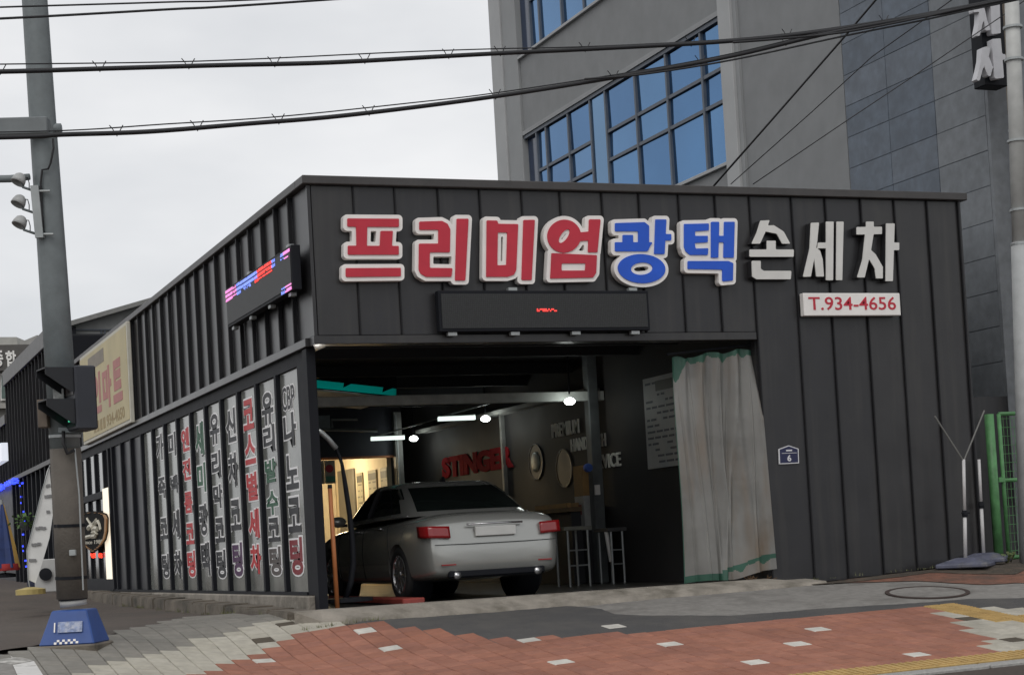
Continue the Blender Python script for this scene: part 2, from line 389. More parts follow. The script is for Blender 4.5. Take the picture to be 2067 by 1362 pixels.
sheet('side_alley', gpoly([(-150,1345),(0,1317),(90,1300),(209,1284),(296,1268),(400,1249),(470,1243),(520,1252),(640,1235),(500,1222),(330,1205),(190,1192),(0,1186),(-150,1190)]), m_asph_brown, .014, .2)
sheet('concrete_strip', gpoly([(1120,1232),(1300,1214),(1420,1202),(1642,1181),(1760,1170),(1960,1150),(2500,1135),(2500,1222),(2067,1226),(1857,1232),(1671,1243),(1485,1258),(1300,1258),(1180,1250)]), m_grey_c, .018, .09)
sheet('asphalt_patch', gpoly([(725,1258),(860,1249),(1000,1239),(1150,1226),(1210,1232),(1240,1243),(1300,1246),(1485,1246),(1671,1231),(1857,1220),(1960,1212),(2500,1205),(2500,1235),(2067,1242),(1882,1236),(1671,1256),(1485,1275),(1300,1291),(1160,1297),(1073,1304),(1000,1303),(919,1293),(843,1284),(760,1275),(700,1270)]), m_patch, .023, .07)
sheet('red_asphalt', gpoly([(1640,1183),(1720,1172),(1800,1163),(1900,1157),(1990,1150),(2500,1138),(2500,1178),(2067,1180),(1980,1184),(1850,1176),(1740,1179)]),
      mat('worn_red_asphalt', (.19, .085, .055), .95, var=.3, scale=12, bump=.5, bscale=110, dirt=(.07, .055, .045), dscale=1.6, dmin=.42, dmax=.72), .026, .08)
sheet('soil_strip', gpoly([(1600,1186),(1700,1176),(1800,1163),(1960,1145),(2060,1140),(2075,1152),(2050,1164),(1960,1163),(1880,1160),(1800,1171),(1700,1181)]), mat('dark_soil', (.06, .048, .036), .95, var=.35, scale=25, bump=.8, bscale=60, dirt=(.12, .085, .06), dscale=4, dmin=.5, dmax=.7), .031, .06)
sidewalk = sheet('sidewalk', gpoly([(-60,1345),(90,1306),(209,1284),(296,1268),(400,1246),(470,1243),(560,1248),(690,1258),(760,1262),(1000,1285),(1300,1278),(1882,1228),(2500,1212),(2500,1420),(-60,1420)]), m_bed, .006, .12)
ROOT[sidewalk.name] = Matrix()

red_b = [(426,1357),(463,1344),(498,1331),(531,1318),(563,1305),(595,1293.5),(622,1280),(660,1272),(703,1264)]
P_red = gpoly([(380,1430),(400,1368)]+red_b+[(760,1262),(843,1271),(919,1280),(1000,1290),(1073,1291),(1160,1286),(1300,1280),(1485,1264),(1671,1245),(1882,1228),(1905,1240),(1895,1248),(1940,1262),(1955,1275),(2010,1290),(1980,1305),(2003,1322),(1702,1358),(1660,1430)])
P_crl = gpoly([(380,1430),(400,1368)]+red_b+[(640,1252),(566,1254),(521,1265),(451,1283),(400,1297),(277,1331),(162,1362),(90,1430)])
P_gry = gpoly([(90,1430),(162,1362),(277,1331),(400,1297),(451,1283),(521,1265),(566,1254),(560,1248),(470,1243),(400,1247),(296,1269),(209,1285),(90,1306),(-60,1345),(-60,1430)])
P_crr = gpoly([(1905,1238),(1990,1228),(2067,1232),(2500,1238),(2500,1300),(2067,1316),(2003,1322),(1980,1305),(2010,1290),(1955,1275),(1940,1262),(1895,1248)])
P_yel = gpoly([(1868,1231),(1930,1222),(2067,1247),(2500,1272),(2500,1290),(2067,1264)])
P_ybt = gpoly([(1690,1361),(2067,1316),(2500,1300),(2500,1316),(2067,1331),(1790,1363),(1690,1376)])
PS = .196
def pm(n, c, s): return mat(n, c, .88, var=.13, scale=9+s, bump=.35, bscale=90, dirt=tuple(x*.55 for x in c), dscale=1.1, dmin=.47, dmax=.85)
PMAT = {'red': [pm('red_paver_%s' % k, c, i) for i, (k, c) in enumerate((('a', (.305, .128, .082)), ('b', (.29, .124, .085)), ('c', (.325, .140, .093)), ('d', (.275, .115, .076))))],
        'cream': [pm('cream_paver_%s' % k, c, i) for i, (k, c) in enumerate((('a', (.40, .375, .315)), ('b', (.385, .36, .30)), ('c', (.415, .39, .33))))],
        'grey': [pm('grey_paver_%s' % k, c, i) for i, (k, c) in enumerate((('a', (.205, .194, .17)), ('b', (.193, .183, .16)), ('c', (.217, .204, .178))))],
        'yellow': [pm('yellow_tactile_paver', (.43, .29, .11), 1)], 'tactile': [pm('yellow_kerb_tactile', (.43, .29, .11), 1)], 'white': [pm('white_accent_paver', (.56, .54, .49), 2)], 'dark': [pm('dark_accent_paver', (.075, .060, .042), 3)]}
PMESH = {}
for kind, ms in PMAT.items():
    for i, m_ in enumerate(ms):
        mb = MB().box(-PS/2+.003, PS/2-.003, -PS/2+.003, PS/2-.003, -.055, 0)
        if kind == 'yellow':
            for q in range(4): mb.box(-PS/2+.012, PS/2-.012, -.075+q*.05-.011, -.075+q*.05+.011, -.002, .006)
        if kind == 'tactile':
            mb = MB().box(-.139, .139, -.139, .139, -.055, 0)
            for q in range(4): mb.box(-.105+q*.07-.016, -.105+q*.07+.016, -.125, .125, -.002, .007)
        me = mb.mesh('paver'); me.materials.append(m_)
        bm = bmesh.new(); bm.from_mesh(me); bmesh.ops.bevel(bm, geom=[e for e in bm.edges if all(v.co.z > -.001 and v.co.z < .001 for v in e.verts)], offset=.006, segments=1, affect='EDGES'); bm.to_mesh(me); bm.free()
        PMESH[kind, i] = me
cells = []
ix = np.arange(-26, 56); iy = np.arange(-30, 12)
gx, gy = np.meshgrid(ix*PS+PS/2, iy*PS+PS/2)
code = np.full(gx.shape, '', dtype=object)
for nm, poly in (('grey', P_gry), ('cream', P_crl), ('red', P_red), ('cream', P_crr), ('yellow', P_yel)):
    d = sd_poly(poly, gx, gy); code[d < (.02 if nm == 'yellow' else .0)] = nm
code[gy < -5.03] = ''
def near_cell(px, py):
    g = G(px, py); return int(np.argmin(abs(iy*PS+PS/2-g[1]))), int(np.argmin(abs(ix*PS+PS/2-g[0])))
for p in [(752,1277),(798,1313),(546,1338),(1050,1298),(1125,1340),(1243,1271),(1362,1300),(1660,1272),(1627,1305),(1533,1343),(1845,1322)]: code[near_cell(*p)] = 'white'
for p in [(517,1301),(575,1263),(1957,1256),(2064,1297)]: code[near_cell(*p)] = 'dark'
GZ = gz(gx, gy); DX = (gz(gx+.05, gy)-gz(gx-.05, gy))/.1; DY = (gz(gx, gy+.05)-gz(gx, gy-.05))/.1
for j in range(gx.shape[0]):
    for i in range(gx.shape[1]):
        if code[j, i]:
            P = np.array([gx[j, i], gy[j, i], GZ[j, i]]); dd = P-CAMP; D = dd@_f
            x = 1033.5+FPX*(dd@_r)/D; y = PPY-FPX*(dd@_u)/D
            if -80 < x < 2450 and y < 1400: cells.append((1/D-(0 if y < 1375 else 1), j, i))
cells.sort(reverse=True)
rest = {}
for n, (_, j, i) in enumerate(cells):
    kd = code[j, i]; k = random.randrange(len(PMAT[kd])); me = PMESH[kd, k]
    M_ = Matrix.Translation((gx[j, i], gy[j, i], GZ[j, i]+.028+random.uniform(-.002, .002))) @ Matrix(((1, 0, 0, 0), (0, 1, 0, 0), (DX[j, i]+random.uniform(-.004, .004), DY[j, i]+random.uniform(-.004, .004), 1, 0), (0, 0, 0, 1)))
    if n < 300:
        o = bpy.data.objects.new('paver', me); COL.objects.link(o); o.parent = sidewalk
        nrm = Vector((-M_[2][0], -M_[2][1], 1)).normalized(); xax = Vector((1, 0, M_[2][0])).normalized(); yax = nrm.cross(xax)
        o.matrix_local = Matrix.Translation(M_.translation) @ Matrix((xax, yax, nrm)).transposed().to_4x4()
    else:
        mb = rest.setdefault((kd, k), MB()); b0 = len(mb.v)
        mb.v += [tuple(M_ @ v.co) for v in me.vertices]; mb.f += [tuple(b0+q for q in p.vertices) for p in me.polygons]
for k in range(26):
    x = -1.2+.283*k; z = float(gz(x, -5.222)); o = bpy.data.objects.new('tactile_paver', PMESH['tactile', 0]); COL.objects.link(o); o.parent = sidewalk
    dx = float(gz(x+.1, -5.2)-gz(x-.1, -5.2))/.2; dy = float(gz(x, -5.1)-gz(x, -5.3))/.2
    nrm = Vector((-dx, -dy, 1)).normalized(); xax = Vector((1, 0, dx)).normalized(); yax = nrm.cross(xax)
    o.matrix_local = Matrix.Translation((x, -5.222, z+.028+random.uniform(-.002, .002))) @ Matrix((xax, yax, nrm)).transposed().to_4x4()
allp = MB(); mi = []; mlist = []
for (kd, k), mb in rest.items():
    b0 = len(allp.v); allp.v += mb.v; allp.f += [tuple(b0+q for q in f) for f in mb.f]; mi += [len(mlist)]*len(mb.f); mlist.append(PMAT[kd][k])
me = bpy.data.meshes.new('paving'); me.from_pydata(allp.v, [], allp.f)
for m_ in mlist: me.materials.append(m_)
me.polygons.foreach_set('material_index', mi)
po = link_mesh('paving', me, None, sidewalk); po['kind'] = 'stuff'

# manhole in the concrete strip
c = G(1872, 1200); c[2] += .022
mh = thing('manhole_cover', 'round concrete manhole cover ringed by a dark iron rim in the pavement', 'manhole', c)
sl = (float(gz(c[0], c[1]+.1)-gz(c[0], c[1]-.1)))/.2; sx_ = (float(gz(c[0]+.1, c[1])-gz(c[0]-.1, c[1])))/.2
ax_ = np.array([-sx_, -sl, 1.]); ax_ /= np.linalg.norm(ax_)
MB().lathe(c, ax_, [(.40, .0), (.40, .012), (.445, .012), (.445, 0)], 40).build('rim', mat('iron_rim', (.045, .03, .025), .8, var=.3), mh)
MB().lathe(c, ax_, [(.398, .0), (.398, .008), (.2, .0085), (.0, .009)], 40).build('lid', m_grey_c, mh)
# white painted kerb stub at the crossing
w0 = [G(0, 1362), G(26, 1362), G(40, 1362)]
kb = thing('kerb_block', 'low white painted kerb block at the corner of the crossing by the signal pole', 'kerb', tuple(G(10, 1350)))
def up_(x, y, k): g = G(x, y); return CAMP+(g-CAMP)*(1-k)
MB().prism([up_(*p) for p in ((-40, 1319, .006), (30, 1321, .008), (68, 1332, .012), (25, 1340, .016), (-40, 1331, .012))], (0, 0, -.02)).build('top', mat('kerb_top_grey', (.26, .25, .23), .9, var=.3, scale=14, dirt=(.5, .49, .46), dscale=5, dmin=.5, dmax=.62), kb)
MB().prism([up_(*p) for p in ((68.5, 1333, .012), (90, 1366, .010), (92, 1395, .010), (50, 1395, .012), (40, 1372, .014), (26, 1341, .016))], (0, .02, -.02)).build('painted_face', mat('worn_white_paint', (.58, .57, .55), .8, var=.08, dirt=(.33, .32, .30), dscale=6, dmin=.55, dmax=.7), kb)
MB().prism([up_(*p) for p in ((24.5, 1340.5, .016), (39, 1372, .014), (49, 1395, .012), (-60, 1400, .012), (-40, 1332, .012))], (0, .02, -.02)).build('side_face', m_grey_c, kb)
# ------------------------------------------------------------------ the car-wash shop
SZ = .45
B = thing('car_wash_building', 'low charcoal metal clad corner shop with open garage bay and lettered side windows', 'building', (0, 0, SZ))
SEAMS = [.03, .49, .95, 1.44, 1.92, 2.41, 2.87, 3.38, 3.84, 4.34, 4.81, 5.26]
SEAMS2 = [5.26, 5.82, 6.28, 6.77, 7.24, 7.71, 8.16]
bx('wall', m_black, B, .05, 5.25, .036, .2, 3.27, 4.88)
bx('wall', m_black, B, 5.40, 8.12, .036, .2, .36, 4.88)
for k in range(len(SEAMS)-1):
    dy = random.uniform(-.004, .004)
    bx('panel', random.choice((m_clad, m_clad, m_clad2)), B, SEAMS[k]+.004, SEAMS[k+1]-.004, dy, .034, 3.335, 4.905, bevel=.004)
for k in range(len(SEAMS2)-1):
    dy = random.uniform(-.004, .004); lo = .40+.02*k if k > 1 else .42
    bx('panel', random.choice((m_clad, m_clad, m_clad2)), B, SEAMS2[k]+.004, SEAMS2[k+1]-.004, dy, .034, lo, 4.905, bevel=.004)
for x in SEAMS[1:-1]: MB().box(x-.008, x+.008, -.026, -.0045, 3.337, 4.90).build('seam_rib', m_rib, B)
for x in SEAMS2: MB().box(x-.008, x+.008, -.026, -.0045, .42, 4.90).build('seam_rib', m_rib, B)
MB().box(-.02, 5.24, -.028, .17, 3.24, 3.33).build('fascia_trim', m_clad2, B, bevel=.006)
bx('corner_trim', m_clad, B, -.012, .024, -.012, .03, 3.332, 4.905)
bx('corner_trim', m_clad, B, 8.165, 8.20, -.012, .12, .42, 4.905)
MB().box(-.07, 8.27, -.07, .22, 4.91, 5.0).build('coping', m_cap, B, bevel=.008)
MB().box(-.07, .16, .222, 19.0, 4.91, 5.0).build('coping', m_cap, B, bevel=.008)
bx('wall', m_clad, B, 8.0, 8.16, .202, 19.0, .3, 4.9)
bx('wall', m_black, B, .05, 8.0, 18.8, 19.0, .3, 4.88)
# left fascia
LS = [.05+.6*k for k in range(32)]
bx('wall', m_black, B, .036, .16, .21, 18.8, 3.27, 4.88)
for k in range(len(LS)-1):
    dx = random.uniform(-.003, .003)
    bx('panel', random.choice((m_clad, m_clad2)), B, dx, .034, LS[k]+.004, LS[k+1]-.004, 3.335, 4.905, bevel=.004)
for y in LS[1:]: MB().box(-.048, -.0045, y-.016, y+.016, 3.337, 4.90).build('seam_rib', m_rib, B)
MB().box(-.06, .17, .172, 19.0, 3.24, 3.33).build('fascia_trim', m_clad2, B, bevel=.006)
# roof with the opening for the tinted rooflight
bx('roof', m_ceil, B, .17, 8.0, .21, 5.5, 4.45, 4.6); bx('roof', m_ceil, B, .17, 8.0, 8.6, 18.8, 4.45, 4.6); bx('roof', m_ceil, B, 4.2, 8.0, 5.5, 8.6, 4.45, 4.6)
# inside
bx('floor_slab', m_slab, B, .03, 8.0, .02, 18.8, .25, SZ)
bx('inner_wall', m_darkwall, B, 5.40, 5.52, .21, 13.5, SZ+.002, 4.44)
bx('jamb', m_clad, B, 5.245, 5.398, .036, .24, .45, 3.30)
bx('back_wall', m_darkwall, B, 4.86, 5.398, 13.3, 13.45, SZ+.002, 4.44)
bx('back_wall', mat('navy_header', (.020, .022, .032), .6, var=.2), B, .17, 4.78, 12.0, 12.15, 2.72, 4.44)
bx('back_wall', m_darkwall, B, .17, 3.05, 12.0, 12.15, SZ+.002, 2.718)
bx('ceiling', m_ceil, B, .17, 5.39, .25, 5.2, 3.62, 3.66); bx('ceiling', m_ceil, B, .17, 5.39, 8.3, 12.0, 3.62, 3.66); bx('ceiling', m_ceil, B, 3.9, 5.39, 5.2, 8.3, 3.62, 3.66)
bx('ceiling', m_ceil, B, .17, 1.2, 5.2, 8.3, 3.62, 3.66)
for y in (1.1, 2.2, 3.3, 5.5, 7.2, 9.0, 10.5): bx('joist', m_ceil, B, .17, 5.39, y, y+.09, 3.47, 3.618)
bx('beam', mat('grey_beam', (.50, .52, .49), .6, var=.2, scale=5), B, .17, 5.38, 4.44, 4.56, 2.975, 3.105, bevel=.008)
bx('post', mat('grey_post', (.105, .115, .118), .55, var=.25, scale=5), B, 5.13, 5.28, 4.42, 4.58, SZ+.002, 3.6, bevel=.008)
bx('post', mat('pale_post', (.22, .22, .21), .55, var=.25), B, 5.33, 5.395, 8.2, 8.27, SZ+.002, 3.15)
bx('cable_tray', mat('tray_grey', (.30, .30, .28), .6, var=.3, scale=4), B, 5.18, 5.395, 4.6, 11.9, 3.10, 3.16)
bx('post', mat('steel_post', (.16, .16, .15), .55, var=.25), B, 4.79, 4.93, 11.9, 12.05, SZ+.002, 3.5, bevel=.006)
MB().tube([(4.80, 11.83, 3.45), (4.81, 11.83, 2.9), (4.80, 11.83, .6)], .018, 8).build('conduit', m_steel_l, B)
bx('corner_post', m_black, B, -.035, .065, .25, .42, .48, 3.236, bevel=.006)
bx('side_wall', m_black, B, .0, .10, .422, .78, .64, 3.236)
# lit office at the back
oz = SZ
m_cream = mat('warm_office_wall', (.66, .57, .42), .8, var=.05)
bx('office_wall', m_cream, B, 4.70, 4.78, 12.16, 15.6, oz+.002, 2.95)
bx('office_wall', m_cream, B, 2.6, 4.69, 15.4, 15.6, oz+.002, 2.95)
bx('office_wall', m_cream, B, 2.55, 2.62, 12.16, 15.38, oz+.002, 2.95)
bx('office_ceiling', m_white, B, 2.5, 4.9, 12.16, 15.6, 2.96, 3.02)
bx('shutter_rail', m_orange, B, 3.05, 4.78, 11.97, 11.998, 2.70, 2.74)

# rooflight: tinted sheet sloping down to the right above the beam, lit through an unseen light well added behind it
Yt = 6.2
tl = [onY(560, 757, Yt), onY(560, 776, Yt+.35), onY(800, 800, Yt+.35), onY(800, 783, Yt)]
rl = thing('rooflight', 'strip of turquoise translucent roofing glowing with daylight above the grey beam', 'rooflight', tuple(tl[1]))
MB().prism(tl, (0, .006, .004)).build('sheet', translucent('turquoise_sheet', (.03, .66, .60), .88, .4, var=.05), rl)
fr = MB()
for a, b in ((0, 3), (1, 2)):
    fr.bar(tl[a]+np.array([0, -.012, 0]), tl[b]+np.array([0, -.012, 0]), .02)
fr.build('frame', m_black, rl)['kind'] = 'stuff'
for x0, x1 in ((696, 712), (775, 792)):
    pts = [onY(x0, 767+(x0-696)*.12, Yt-.03), onY(x0-3, 782+(x0-696)*.12, Yt-.03), onY(x1, 773+(x0-696)*.13, Yt-.03)]
    MB().prism(pts, (0, .01, 0)).build('rafter_end', m_black, rl)
X0t, X1t = float(tl[1][0]), float(tl[2][0])
wl = [tl[1]+np.array([0, .01, -.01]), tl[2]+np.array([0, .01, -.01]), np.array([X1t, 8.3, tl[2][2]]), np.array([X0t, 8.3, tl[1][2]])]
MB().prism(wl, (0, 0, -.02)).build('added_well_floor', m_white, rl)  # well boards added out of sight: white ones bounce daylight, black ones stop leaks
MB().box(X1t+.002, X1t+.03, Yt, 8.3, 3.61, 4.45).build('added_well_side', m_black, rl); MB().box(X0t-.03, X0t-.002, Yt, 8.3, 3.61, 4.45).build('added_well_side', m_black, rl)
MB().box(X0t, X1t, 8.302, 8.33, 3.3, 4.45).build('added_well_back', m_white, rl); MB().box(X0t, X1t, Yt-.05, Yt-.022, 3.60, 4.45).build('added_well_front', m_black, rl)
bx('ceiling', m_ceil, B, 1.2, X0t-.032, 5.2, 8.3, 3.62, 3.66); bx('ceiling', m_ceil, B, X1t+.032, 3.9, 5.2, 8.3, 3.62, 3.66)
bx('ceiling', m_ceil, B, X0t-.03, X1t+.03, 5.2, Yt-.052, 3.62, 3.66)
MB().prism([tl[0]+np.array([0, -.03, 0]), tl[3]+np.array([0, -.03, 0]), np.array([tl[3][0], Yt-.03, 3.66]), np.array([tl[0][0], Yt-.03, 3.66])], (0, .02, 0)).build('head_board', m_black, rl)

# side windows between fins
FINM = m_black
WB, WT, PITCHW = .67, 3.10, .93
bx('window_head', m_black, B, .0, .10, .782, 18.9, WT, 3.238)
bx('window_sill', m_black, B, -.015, .10, .782, 18.9, .635, WB)
panes = []
y = .95; n = 0
while y < 18.3:
    if not (13.2 < y+.4 < 16.6):
        o = bx('window', m_glass_strip if n < 10 else mat('dark_shop_glass', (.022, .023, .028), .38, var=.35, scale=2.2, spec=.25, dirt=(.06, .058, .062), dscale=2.2, dmin=.52, dmax=.75), B, .03, .05, y-.16, y+.70, WB, WT)
        panes.append(o)
    bx('fin', FINM, B, -.022, .052, y+.66, y+.75, WB, WT, bevel=.004)
    y += PITCHW; n += 1
CK, CR, CG, CDR, CPU, CBR = 'ink_black', 'ink_red', 'ink_green', 'ink_dark_red', 'ink_purple', 'ink_grey'
INK = {CK: (.015, .016, .02), CR: (.50, .03, .035), CG: (.02, .10, .05), CDR: (.22, .012, .02), CPU: (.07, .02, .08), CBR: (.09, .075, .07)}
colms = [
 [('CBP',240,360,805,CK),('나',375,535,813,CK),('노',580,745,828,CK),('코',790,955,838,CK),('팅',985,1165,846,CDR)],
 [('유',275,430,703,CK),('리',435,562,712,CK),('발',600,712,722,CG),('수',755,870,735,CG),('코',888,1002,741,CK),('팅',1030,1168,748,CBR)],
 [('코',310,455,608,CR),('스',480,622,622,CR),('별',665,800,632,CR),('세',845,985,643,CR),('차',1020,1160,655,CR)],
 [('신',355,515,525,CK),('차',570,730,540,CK),('코',800,945,553,CK),('팅',1010,1172,563,CPU)],
 [('유',380,525,445,CK),('리',560,690,455,CK),('막',725,838,465,CK),('코',888,1005,475,CK),('팅',1045,1180,485,CK)],
 [('세',420,580,375,CG),('미',620,760,383,CG),('광',820,970,393,CK),('택',1010,1165,408,CK)],
 [('엔',450,562,298,CR),('진',600,702,308,CR),('룸',760,862,320,CR),('코',915,1015,328,CR),('팅',1050,1175,337,CR)],
 [('미',470,585,237,CK),('백',680,765,245,CK),('세',850,985,258,CK),('차',1050,1180,268,CK)],
 [('가',480,605,172,CK),('죽',690,790,187,CK),('코',890,990,197,CK),('팅',1065,1180,207,CK)]]
for ci, colm in enumerate(colms):
    yc = .95+PITCHW*ci+.335
    wh = {}
    out = MB()
    for ch, y0, y1, xz, ink in colm:
        px = 250+xz/2.433; za = onX(px, 680+y1/2.433, .03)[2]; zb = onX(px, 680+y0/2.433, .03)[2]
        h = zb-za; w = .50 if ch != 'CBP' else .54
        o0 = np.array([.0298, yc+w/2, za]); U = np.array([0, -w, 0]); V = np.array([0, 0, h])
        letters(MB(), ch, o0, U, V, (-.004, 0, 0), .082 if ch != 'CBP' else .05, .02).build('letter_outline', mat('vinyl_white', (.86, .85, .85), .5, var=.04), panes[ci], fix=False)
        letters(MB(), ch, o0-np.array([.0045, 0, 0]), U, V, (-.003, 0, 0), .034 if ch != 'CBP' else .008, .02).build('letter', mat(ink, INK[ink], .5, var=.05), panes[ci], fix=False)
# stepped plinth under the side windows
pl = MB()
pl.box(-.10, .10, .44, 9.3, .30, .632)
pl.build('plinth', m_concrete, B, bevel=.012)
yy = .1
while yy < 13.5:
    L_ = random.uniform(.75, 1.25); zt = .50+.012*yy+random.uniform(-.006, .006)
    MB().box(-.42+random.uniform(-.012, .012), -.103, yy, yy+L_-.012, .2, zt).build('ledge_stone', m_concrete_d, B, bevel=.018, seg=2); yy += L_
bx('plinth', m_concrete_d, B, -.10, .10, 9.31, 18.9, .30, .63, bevel=.015)
# concrete apron in front of the bay
ap = MB()
xs_ = np.linspace(-.42, 5.7, 24)
for k in range(len(xs_)-1):
    a, b = xs_[k], xs_[k+1]
    def prow(x):
        nz = float(gz(x, -.47))+.035; nose = -.47 if x > .1 else -.47+(.1-x)*.55
        return [(x, .018, .50 if x < 5.2 else .47), (x, -.16, .495 if x < 5.2 else .46), (x, nose+.03, nz+.02), (x, nose, nz-.035), (x, nose, nz-.2)]
    pa, pb = prow(a), prow(b)
    for q in range(4): ap.quadface([pa[q], pb[q], pb[q+1], pa[q+1]])
bm = bmesh.new(); me = ap.mesh('apron', ROOT[B.name].inverted(), fix=False); bm.from_mesh(me); bmesh.ops.remove_doubles(bm, verts=bm.verts, dist=.001); bmesh.ops.recalc_face_normals(bm, faces=bm.faces); bm.to_mesh(me); bm.free()
link_mesh('apron', me, m_concrete, B)
bx('threshold', m_concrete_d, B, .16, 5.2, .019, .10, .40, .496)

# entrance further along the side: glazed door, transom, lit strip
bx('door_frame', m_black, B, -.03, .06, 13.1, 13.22, WB, WT); bx('door_frame', m_black, B, -.03, .06, 16.5, 16.62, WB, WT)
bx('door_frame', m_black, B, -.028, .058, 13.222, 16.498, 2.28, 2.40)
bx('door', mat('door_glass', (.03, .031, .032), .1, var=.3, scale=2, spec=.8, dirt=(.07, .07, .065), dscale=2), B, .02, .04, 13.222, 16.498, .86, 2.278)
bx('door_rail', m_black, B, -.025, .055, 13.222, 16.498, .64, .858)
bx('transom', m_glass_d, B, .02, .04, 13.222, 16.498, 2.402, WT)
a = onX(212, 985, -.03); b = onX(227, 1168, -.03)
ls = thing('light_strip', 'tall lit white strip light in the glazed side entrance', 'light', (-.03, float(b[1]), float(b[2])))
MB().box(-.03, .015, b[1], b[1]+.62, b[2], a[2]).build('diffuser', mat('strip_glow', (.8, .76, .66), .5, var=0, emit=(1, .86, .66), es=.75), ls)
MB().box(-.02, .014, b[1]-.04, b[1]-.002, b[2]-.03, a[2]+.03).build('frame', m_black, ls)

# shield emblem on the door
def zs(x, y): p = onX(150+x/5.675, 960+y/5.675, -.1); return (-p[1], p[2])
sh = [zs(*p) for p in ((45,440),(120,412),(205,404),(290,412),(350,435),(370,480),(366,640),(345,730),(300,800),(255,845),(205,878),(155,848),(108,805),(70,730),(45,640),(40,480))]
ctr = np.mean(np.array(sh), 0)
se = thing('shield_sign', 'black shield shaped hornet emblem with orange glowing edge on the side entrance', 'sign', (-.06, -ctr[0], ctr[1]-.6))
to3 = lambda x, y, h: (-.06-h, -x, y)
sh_in = [tuple(ctr+(np.array(p)-ctr)*.86) for p in sh]
plate(MB(), [('p', sh)], .0, to3, .02, 0, .03).build('backing', mat('shield_black', (.010, .010, .010), .8, var=.1, spec=.08), se)
plate(MB(), [('h', sh, sh_in)], -.02, to3, .045, .0, .025).build('border', mat('shield_border', (.22, .17, .11), .7, var=.2, spec=.2, emit=(.9, .38, .12), es=.12), se)
m_hb = mat('emblem_cream', (.50, .47, .38), .5, var=.05)
emb = MB()
for stroke, r in (([(140,490),(165,530),(190,560)], 5), ([(185,570),(215,540),(245,500)], 5), ([(160,600),(190,575),(215,590)], 10), ([(215,590),(245,540),(265,520),(285,560),(295,620)], 6),
                  ([(210,620),(235,600),(262,610)], 9), ([(205,650),(240,640),(258,660),(240,690),(200,695)], 8), ([(190,690),(150,700),(108,712)], 7), ([(235,600),(230,630),(210,650)], 7)):
    emb.tube([to3(*zs(*p), .024) for p in stroke], r*.0055, 6)
emb.build('emblem', m_hb, se)
tx = MB(); o_ = zs(92, 785); u_ = zs(318, 775); v_ = zs(92, 740)
letters(tx, 'Since 1988', to3(*o_, .022), np.array(to3(*u_, 0))-np.array(to3(*o_, 0)), (0, 0, v_[1]-o_[1]), (-.004, 0, 0), .02)
tx.build('lettering', m_hb, se, fix=False)
rd = MB(); pr_ = [zs(x, y) for x, y in ((160, 930), (215, 890), (258, 938), (295, 895))]
for q in range(60):
    x = random.choice((random.uniform(162, 215), random.uniform(258, 292))); yv = random.uniform(892, 935); p = to3(*zs(x, yv), .0)
    rd.box(p[0]-.004, p[0], p[1]-.05, p[1]+.05, p[2]-.012, p[2]+.012)
tag(rd.build('open_sign', mat('red_led', (.3, .01, .01), .5, var=0, emit=(1, .05, .02), es=1.6)), 'small red lit dot display glowing under the hornet shield', 'sign')

